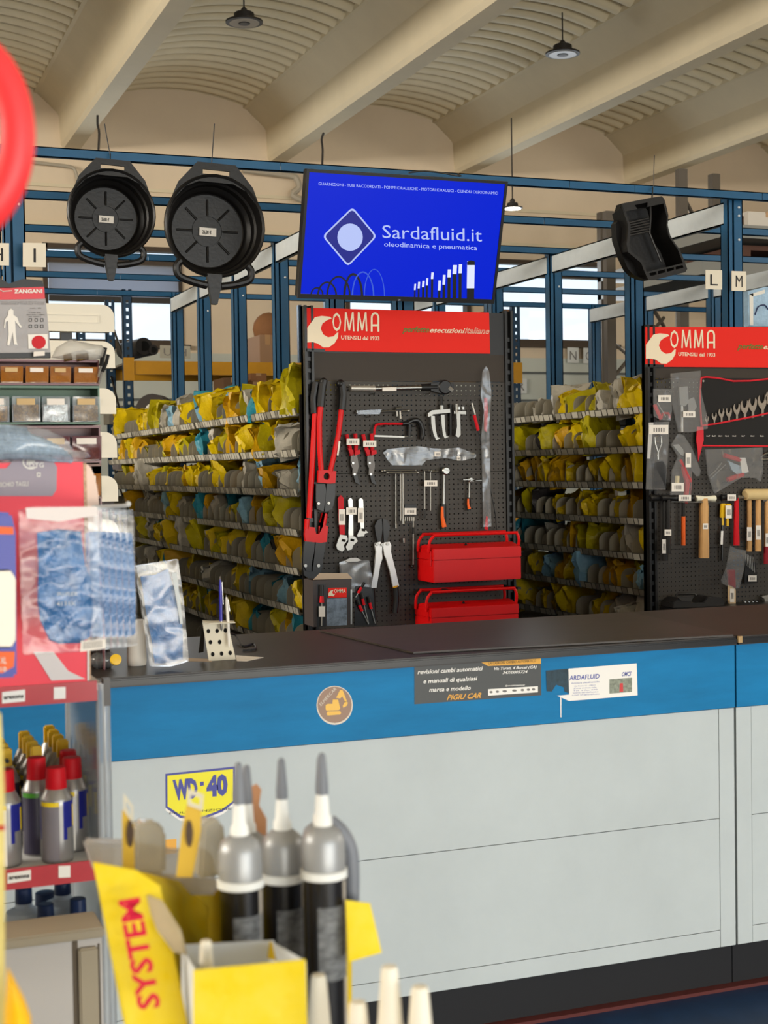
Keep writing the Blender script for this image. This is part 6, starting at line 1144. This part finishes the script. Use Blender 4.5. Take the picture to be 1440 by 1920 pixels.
gb.part('grey_tab', MB().slab([dz(-40, 930, .003), dz(-40, 880, .003), dz(12, 878, .003)]+arc[2:11]+[dz(107, 876, .003), dz(106, 918, .003), dz(98, 930, .003)], (0, .004, 0)), MAUVE)
w = MB(); text(w, 'OTG', dz(54, 877, .004), dz(82, 876, .004), dz(0, 868)-dz(0, 877), .0005, bold=.01); text(w, 'SCHIO TAGLI', dz(0, 913, .004), dz(53, 911, .004), dz(0, 903)-dz(0, 912), .0005); text(w, 'RI', dz(-14, 913, .004), dz(-3, 913, .004), dz(0, 903)-dz(0, 912), .0005)
w.add([dz(58+16*math.cos(k*.45)+0, 866+14*math.sin(k*.45), .0045) for k in range(2, 13)]+[dz(58+13.5*math.cos(k*.45), 866+11.5*math.sin(k*.45), .0045) for k in range(2, 13)], [(i, i+1, 12+i, 11+i) for i in range(10)])
for k in range(4): w.slab([dz(50+k*4, 872-k*1.5, .0045), dz(52.5+k*4, 872-k*1.5, .0045), dz(54+k*4, 856+k, .0045), dz(51.5+k*4, 856+k, .0045)], (0, -.0005, 0))
w.ring([dz(69, 894, .0045), dz(76, 894, .0045), dz(76, 886, .0045), dz(69, 886, .0045)], [dz(70.5, 892.5, .0045), dz(74.5, 892.5, .0045), dz(74.5, 887.5, .0045), dz(70.5, 887.5, .0045)], (0, -.0005, 0))
gb.part('white_lettering', w, WHITE)
gb.part('white_stripe', MB().slab([dz(62, 1222, .002), dz(100, 1222, .002), dz(128, 1258, .002), dz(160, 1273, .002), dz(96, 1276, .002)], (0, -.0008, 0)), WCB); gb.part('white_border', MB().slab([dz(163.5, 1276, .002), dz(167, 1276, .002), dz(167, 1216, .002), dz(163.5, 1216, .002)], (0, -.0008, 0)), WCB)
# coil in a bag on top of the box
t = Thing('rope_bag', 'clear bag of coiled pale blue rope lying on the coral glove box', 'bag', dz(60, 866))
rb = MB()
for k in range(9):
    yy = 858-k*6.2; e = 135-k*k*1.1; rb.tube(smoothpath([dz(-60, yy+3, .01), dz(0, yy-1-k*.6, .016), dz(50, yy-2, .016), dz(e-30, yy+3, .014), dz(e, yy+12 if k else 862, .006)], 4), .0052, 8)
t.part('rope', rb, mat('pale_blue_rope', (164, 186, 206), .5, var=.3, vscale=70, bump=.8, bscale=120)); t.part('bag', bundle('', '', '', [(-60, 797), (0, 795), (50, 798), (90, 806), (122, 822), (140, 845), (165, 848), (170, 856), (150, 864), (130, 866), (60, 866), (-60, 866)], Yd+.0, .045, CLEAR, amp=.003), CLEAR)
# --- glove packets hooked in front of and beside the box
FR = film('glossy_pack_film', (226, 228, 230), haze=.035, gloss=.1, bscale=26, bump=1.0, fr_=.28)
def packet(label, dx, dy, Y, sc=1.0, group=None, edge=False):
    f_ = lambda x, y, d=0: P(x+dx, y+dy, Y=Y-d); t = Thing('glove_packet', label, 'packaged gloves', f_(115, 1222), group)
    gl_ = [(72, 998), (110, 992), (152, 996), (154, 1020), (160, 1060), (172, 1090), (174, 1150), (168, 1195), (150, 1206), (110, 1207), (92, 1200), (76, 1165), (70, 1130), (72, 1060)]
    t.part('gloves', bundle('', '', '', [(x+dx, y+dy) for x, y in gl_], Y, .008, GLV, amp=.006), GLV)
    t.part('bag', MB().slab([f_(*p, .009) for p in [(36, 958), (60, 950), (180, 950), (186, 960), (190, 1100), (197, 1200), (196, 1218), (150, 1222), (45, 1228), (40, 1100)]], (0, .016, 0)), FR)
    t.part('header', MB().slab([f_(*p, .0105) for p in [(48, 952), (182, 950), (183, 966), (110, 978), (50, 972)]], (0, -.001, 0)), mat('frosted_header', (214, 204, 200), .4)); return t, f_
t, f_ = packet('front packet of blue gloves with barcode, hung before the coral box', 0, 0, 2.30)
bc = MB().slab([f_(150, 1222, .011), f_(198, 1216, .011), f_(198, 1198, .011), f_(152, 1202, .011)], (0, -.0005, 0)); bo = t.part('barcode_label', bc, PAPER); w = MB()
for k in range(12): w.slab([f_(156+k*3.1, 1217-k*.3, .0118), f_(156+k*3.1+1.2, 1217-k*.3, .0118), f_(156+k*3.1+1.2, 1204-k*.3, .0118), f_(156+k*3.1, 1204-k*.3, .0118)], (0, -.0002, 0))
t.part('barcode', w, GREYINK, bo)
w = MB(); text(w, 'PU-FLEX', f_(108, 1118, .0135), f_(145, 1117, .0135), f_(0, 1110)-f_(0, 1118), .0004); text(w, '4131X', f_(106, 1136, .0135), f_(142, 1135, .0135), f_(0, 1128)-f_(0, 1136), .0004); t.part('glove_print', w, mat('pale_print'), None)
for k in range(6): 
    Yk = 2.335+k*.03; X0 = P(178+k*12.5, 1100, Y=Yk-.01)
    xa = 178+k*12.0; f2 = lambda x, y, d=0, Yk=Yk: P(x, y, Y=Yk-d)
    t = Thing('glove_packet', 'packet of blue gloves seen edge on beside the front packet, %s from the left' % ORD[k], 'packaged gloves', f2(xa+6, 1215), 'glove packets hanging edge on')
    t.part('gloves', MB().slab([f2(xa-10, 998+k*.5), f2(xa+10.5, 996+k*.5), f2(xa+15, 1060), f2(xa+17, 1120), f2(xa+17, 1190), f2(xa-5, 1196), f2(xa-8, 1100)], (-.004, .02, 0)), GLV, bevel=.002)
    t.part('bag', MB().slab([f2(xa-14, 954+k, .004), f2(xa+11.5, 950+k, .004), f2(xa+17, 1080, .004), f2(xa+20, 1214-k, .004), f2(xa-5, 1220-k, .004)], (0, .01, 0)), FR)
single('display_prong', MB().tube([dz(175, 952, .25), dz(235, 948, -.10)], .004, 8).ball(dz(240, 945, -.1), .006), mat('frosted_plastic'), 'pale plastic prong holding the glove packets beside the box', 'hook')
# --- orange and blue pack at the far left edge
Ye = 2.22; e_ = lambda x, y, d=0: P(x, y, Y=Ye-d)
t = Thing('glove_box_pack', 'blue and orange pack marked XL 10 at the left edge of view', 'package', e_(0, 1270))
t.part('pack_body', MB().slab([e_(*p) for p in [(-60, 955), (22, 962), (30, 1000), (32, 1270), (-60, 1275)]], (0, .03, 0)), mat('royal_blue_print', (28, 40, 150), .35), bevel=.004)
t.part('white_sack', MB().slab([e_(*p, .004) for p in [(-60, 1070), (20, 1068), (30, 1085), (30, 1200), (22, 1215), (-60, 1215)]], (0, .004, 0)), mat('ivory_print', (232, 224, 210), .4), bevel=.002); t.part('orange_band', MB().slab([e_(*p, .004) for p in [(-60, 985), (25, 988), (26, 1002), (-60, 1000)]], (0, .002, 0)), ORANGE); t.part('size_label', MB().slab([e_(*p, .004) for p in [(-60, 1222), (28, 1222), (26, 1250), (5, 1262), (-60, 1264)]], (0, .002, 0)), ORANGE)
w = MB(); text(w, 'XL', e_(1, 1244, .006), e_(12, 1244, .006), e_(0, 1232)-e_(0, 1244), .0005, bold=.01); text(w, '10', e_(1, 1259, .006), e_(12, 1259, .006), e_(0, 1250)-e_(0, 1259), .0005, bold=.01); t.part('size_lettering', w, WHITE)
# ================================================================== FOREGROUND: sealant display
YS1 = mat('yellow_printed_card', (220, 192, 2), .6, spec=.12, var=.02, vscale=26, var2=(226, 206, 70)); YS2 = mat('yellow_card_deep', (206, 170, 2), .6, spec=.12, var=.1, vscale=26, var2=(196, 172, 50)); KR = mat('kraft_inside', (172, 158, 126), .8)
dp = lambda x, y, D: P(x, y, D=D)
tb = Thing('display_table', 'low table carrying the yellow sealant display, below the view', 'table', (.42, 1.5, 0))
tb.part('table_top', MB().box((.0, 1.05, .775), (.62, 1.62, .80)), WHITE)
for x in (.03, .56):
    for y in (1.08, 1.56): tb.part('leg', MB().box((x, y, 0), (x+.03, y+.03, .775)), STEEL)
sb = Thing('sealant_display_box', 'yellow open cardboard display box lettered SYSTEM holding sealant cartridges', 'display box', (.36, 1.5, .80))
D0 = 1.50
sb.part('left_flap', MB().slab([dp(*p) for p in [(174, 1617, 1.50), (255, 1632, 1.50), (300, 1662, 1.50), (352, 1925, 1.42), (372, 2040, 1.40), (262, 2040, 1.40), (228, 1900, 1.45)]], (.001, .002, 0)), YS1)
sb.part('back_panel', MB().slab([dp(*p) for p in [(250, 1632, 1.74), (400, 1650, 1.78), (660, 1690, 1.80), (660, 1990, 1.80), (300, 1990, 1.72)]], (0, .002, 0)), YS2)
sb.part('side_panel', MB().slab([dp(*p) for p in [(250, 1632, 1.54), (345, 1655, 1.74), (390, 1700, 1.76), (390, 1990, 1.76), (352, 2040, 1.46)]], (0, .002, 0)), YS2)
sb.part('kraft_flap', MB().slab([dp(*p) for p in [(275, 1680, 1.49), (300, 1690, 1.47), (335, 1745, 1.45), (347, 1790, 1.45), (325, 1785, 1.45), (295, 1745, 1.46), (283, 1715, 1.48)]], (.002, 0, .001)), KR)
sb.part('right_flap', MB().slab([dp(*p) for p in [(648, 1688, 1.58), (694, 1694, 1.60), (716, 1786, 1.60), (654, 1804, 1.57)]], (0, .002, 0)), YS1)
w = MB(); q0, q1 = dp(302, 1890, 1.40), dp(262, 1684, 1.455)
up_ = (dp(234, 1692, 1.455)-dp(274, 1685, 1.455)); text(w, 'SYSTEM', q0, q1, up_, .004, bold=.03); sb.part('red_lettering', w, mat('crimson_print', (198, 24, 60), .45))
# front tray
fb = Thing('small_display_box', 'small bright yellow cardboard tray with white inside, lowest foreground', 'display box', (.40, 1.40, .80))
fb.part('front_panel', MB().slab([dp(*p) for p in [(364, 1820, 1.38), (573, 1800, 1.38), (580, 2040, 1.38), (364, 2040, 1.38)]], (0, .003, 0)), YS1); fb.part('inner_lining', MB().slab([dp(*p) for p in [(340, 1776, 1.50), (366, 1820, 1.385), (366, 2000, 1.385), (340, 2000, 1.5)]], (.001, 0, 0)), mat('white_card_inside', (206, 212, 220), .7))
fb.part('back_wall', MB().slab([dp(*p) for p in [(342, 1772, 1.52), (514, 1764, 1.54), (560, 1990, 1.54), (344, 2000, 1.52)]], (0, .002, 0)), mat('white_card_inside')); fb.part('side_wall', MB().slab([dp(*p) for p in [(512, 1766, 1.53), (574, 1802, 1.385), (580, 2040, 1.385), (556, 1990, 1.53)]], (-.001, 0, 0)), mat('white_card_inside'))
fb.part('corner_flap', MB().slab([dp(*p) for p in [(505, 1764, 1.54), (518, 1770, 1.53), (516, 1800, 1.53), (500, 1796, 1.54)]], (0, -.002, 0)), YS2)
CS, CW_, CG, CK = mat('cartridge_silver', (150, 152, 154), .4, .3), mat('nozzle_white', (222, 224, 222), .5), mat('nozzle_grey', (112, 116, 124), .5), mat('cartridge_black', (26, 25, 26), .25, coat=.4)
def cartridge(label, x, y, D, k=1.0, lab=True, grp=None):
    """x, y = pixel of the white ring; D = distance"""
    c = P(x, y, D=D); t = Thing('sealant_cartridge', label, 'cartridge', (c.x, c.y, .80)); L_ = lambda pr: [(r*k, z*k) for r, z in pr]
    t.part('body', MB().lathe([(.0215*k, .80-c.z), (.0235*k, .802-c.z), (.0235*k, -.004)], c, n=28), CK)
    t.part('ring', MB().lathe(L_([(.0235, -.006), (.0262, -.005), (.0262, .003), (.0235, .004)]), c, n=28), CW_); t.part('shoulder', MB().lathe(L_([(.0240, .004), (.0245, .018), (.0240, .020), (.0240, .034), (.0205, .044), (.0135, .050), (.0105, .052)]), c, n=28), CS)
    t.part('nozzle', MB().lathe(L_([(.0105, .050), (.0100, .060), (.0078, .064), (.0068, .080), (.0052, .094)]), c, n=18), CW_); t.part('nozzle_cap', MB().lathe(L_([(.0066, .086), (.0066, .096), (.0042, .128), (.0030, .131), (.0005, .132)]), c, n=18), CG)
    sp = MB(); vs = []
    for zz in (-.20, -.008):
        for j in range(5): a = math.radians(-72+j*9)+.42; vs.append(c+Vector((.0238*k*math.cos(a), .0238*k*math.sin(a), zz*k)))
    sp.add(vs, [(j, j+1, 5+j+1, 5+j) for j in range(4)]); t.part('pale_stripe', sp, mat('pale_label_stripe', (172, 164, 152), .4))
    if lab:
        lb = MB(); n = 9
        vs = []
        for zz in (-.115, -.012-.022):
            for j in range(n): a = math.radians(-150+j*13)+.42; vs.append(c+Vector((.0239*k*math.cos(a), .0239*k*math.sin(a), zz*k)))
        lb.add(vs, [(j, j+1, n+j+1, n+j) for j in range(n-1)]); t.part('grey_label', lb, mat('grey_label_print', (112, 114, 116), .4, var=.75, vscale=70, stretch=(1, 1, 2.2)))
    return t
cartridge('sealant cartridge with grey tip, front left of the three', 451, 1652, 1.60); cartridge('sealant cartridge with grey tip, middle of the front three', 531, 1640, 1.66, 1.02); cartridge('sealant cartridge with grey tip, front right of the three, by the grey lever', 607, 1634, 1.60)
cartridge('sealant cartridge behind the front left one, tip showing over it', 466, 1640, 1.73, 1.0, False); cartridge('sealant cartridge behind the front right one, tip showing over it', 604, 1622, 1.73, 1.0, False)
single('dispensing_lever', MB().tube(smoothpath([dp(618, 1540, 1.63), dp(640, 1560, 1.63), dp(656, 1590, 1.63), (dp(660, 1630, 1.63)), dp(660, 1688, 1.63)], 5), .0085, 12), CG, 'grey curved dispensing lever right of the cartridges', 'lever')
# hang-tab blister packs behind
def hangpack(label, pts, win, D, blis):
    t = Thing('hang_tab_pack', label, 'package', dp(pts[0][0], 1640, D)); t.part('card', MB().slab([dp(x, y, D) for x, y in pts], (.001, .0015, 0)), mat('mustard_card', (206, 170, 60), .5)); t.part('clear_tab', MB().ring([dp(x, y, D-.002) for x, y in win[0]], [dp(x, y, D-.002) for x, y in win[1]], (0, .001, 0)), mat('pale_tab', (206, 200, 180), .4))
    t.part('dark_emblem', MB().slab([dp(pts[-1][0]+15+7*math.cos(a*.6), 1563+26*math.sin(a*.6), D-.003) for a in range(11)], (0, -.0005, 0)), mat('brown_ink', (76, 60, 48), .6)); t.part('blister', MB().slab([dp(x, y, D+.03) for x, y in blis], (0, .03, 0)), film('cloudy_blister', (196, 186, 160), haze=.55, gloss=.5), bevel=.004)
hangpack('mustard hang-tab blister pack behind the display box, left one', [(236, 1515), (250, 1545), (252, 1640), (230, 1640), (229, 1520)], ([(232, 1487), (250, 1512), (250, 1546), (232, 1520)], [(236, 1500), (246, 1515), (246, 1530), (236, 1515)]), 1.68, [(252, 1552), (262, 1543), (300, 1545), (312, 1560), (312, 1640), (252, 1640)])
hangpack('mustard hang-tab blister pack behind the display box, in front of the shield sticker', [(350, 1508), (376, 1512), (376, 1560), (360, 1645), (330, 1645), (340, 1560)], ([(352, 1478), (382, 1490), (380, 1520), (352, 1510)], [(358, 1490), (376, 1496), (374, 1510), (358, 1504)]), 1.62, [(380, 1545), (400, 1535), (420, 1545), (430, 1640), (372, 1650)])
t = Thing('clear_bag', 'cloudy clear bag standing in the yellow display box, far left behind the flap', 'bag', dp(200, 1640, 1.75)); t.part('bag', MB().slab([dp(x, y, 1.72) for x, y in [(160, 1580), (235, 1582), (330, 1600), (400, 1600), (410, 1680), (330, 1680), (180, 1640)]], (0, .03, 0)), film('cloudy_bag', (210, 204, 196), haze=.5), bevel=.004)
t = Thing('orange_tip_pack', 'small orange-tan card tip between the left cartridges', 'package', dp(478, 1520, 1.82)); t.part('card', MB().slab([dp(x, y, 1.82) for x, y in [(470, 1476), (482, 1470), (490, 1480), (486, 1510), (500, 1535), (500, 1640), (462, 1640)]], (0, .002, 0)), mat('tan_orange_card', (204, 150, 110), .6))
# white nozzles of the cartridges standing lowest
def wnoz(label, x, yt, D, s=1.0):
    c = P(x, yt, D=D); t = Thing('white_nozzle_cartridge', label, 'cartridge', (c.x, c.y, .80)); z = c.z-.80
    t.part('nozzle', MB().lathe([(.0165*s, -.085), (.0150*s, -.06), (.0120*s, -.052), (.0108*s, -.035), (.0082*s, -.004), (.0070*s, 0), (.0004, .0005)], c, n=20), mat('ivory_nozzle', (228, 222, 206), .5)); t.part('body', MB().lathe([(.022*s, -z), (.0225*s, -.088), (.0165*s, -.084)], c, n=24), CW_)
wnoz('white nozzle cartridge at the bottom, second from the right', 730, 1812, 1.32, .95); wnoz('white nozzle cartridge at the bottom, furthest right', 787, 1850, 1.30, .98); wnoz('white nozzle cartridge at the bottom, centre by the yellow tray', 597, 1828, 1.42, .95); wnoz('white nozzle cartridge at the bottom, lowest and partly cut off', 671, 1878, 1.34, 1.0)
wnoz('small white nozzle tip inside the bright yellow tray', 386, 1764, 1.44, .72)
# cabinet end with moulded pilaster in the left foreground
Yk = 2.45; k_ = lambda x, y, d=0: P(x, y, Y=Yk-d)
kc = Thing('display_cabinet', 'grey-white low display cabinet with moulded corner, bottom left', 'cabinet', (k_(60, 1900).x, Yk+.05, 0)); zt = k_(60, 1752).z; xl, xr = k_(-150, 1800).x, k_(192, 1800).x
GW = mat('warm_grey_melamine', (176, 172, 168), .5); GB = mat('beige_moulding', (150, 140, 120), .6)
kc.part('carcass', MB().box((xl, Yk, 0), (xr, Yk+.08, zt-.02)), GW); kc.part('top_rail', MB().box((xl-.003, Yk-.010, zt-.018), (xr+.003, Yk+.09, zt)), GB, bevel=.003)
xm, xn = k_(136, 1800).x, k_(146, 1800).x; kc.part('pilaster', MB().box((xn, Yk-.012, 0), (k_(182, 1800).x, Yk+.0, zt-.032)), GB, bevel=.003); kc.part('groove', MB().box((xm, Yk-.002, 0), (xn, Yk+.0, zt-.02)).box((k_(184, 1800).x, Yk-.003, 0), (k_(187, 1800).x, Yk, zt-.03)), mat('brown_groove_line', (86, 76, 62), .7))  # groove and edge line drawn as raised brown strips
# extreme left edge: pale post and yellow bag corner
t = Thing('left_edge_sleeve', 'narrow cream and yellow package edge at the far left, out of focus', 'package', dp(-8, 2000, 1.25)); t.part('sleeve', MB().slab([dp(*p, 1.25) for p in [(-60, 1335), (2, 1335), (9, 1480), (10, 2100), (-60, 2100)]], (0, .02, 0)), mat('cream_yellow_sleeve', (222, 206, 130), .5, var=.3, vscale=12), bevel=.002); t.part('red_line', MB().slab([dp(*p, 1.249) for p in [(-60, 1548), (9, 1548), (9, 1556), (-60, 1556)]], (0, -.001, 0)), REDG)
single('yellow_pouch', bundle('', '', '', [(14, 1812), (24, 1830), (44, 1868), (58, 1905), (64, 2000), (50, 2080), (10, 2080), (8, 1900)], P(30, 1900, D=1.2).y, .02, None, amp=.002), mat('warm_yellow_pouch', (236, 180, 16), .35), 'rounded warm yellow pouch at the bottom left corner, out of focus', 'pouch')
# red ring-shaped item hanging close at the top left
c_ = (-96, 255); pts = []
for k in range(48): a = 2*math.pi*k/48; pts.append(dp(c_[0]+129*math.cos(a), c_[1]+180*math.sin(a), 1.0))
t = Thing('red_ring_sign', 'large glossy coral-red ring hanging close to the camera, top left', 'hanging sign', dp(-96, 470, 1.0)); t.part('ring', MB().tube(pts, .0121, 16, closed=True), mat('coral_gloss', (240, 56, 60), .45)); t.part('hanging_cord', MB().tube([dp(-96, 70, 1.0), Vector((dp(-96, 70, 1.0).x, dp(-96, 70, 1.0).y, 5.6))], .0015, 6), BLACKM)
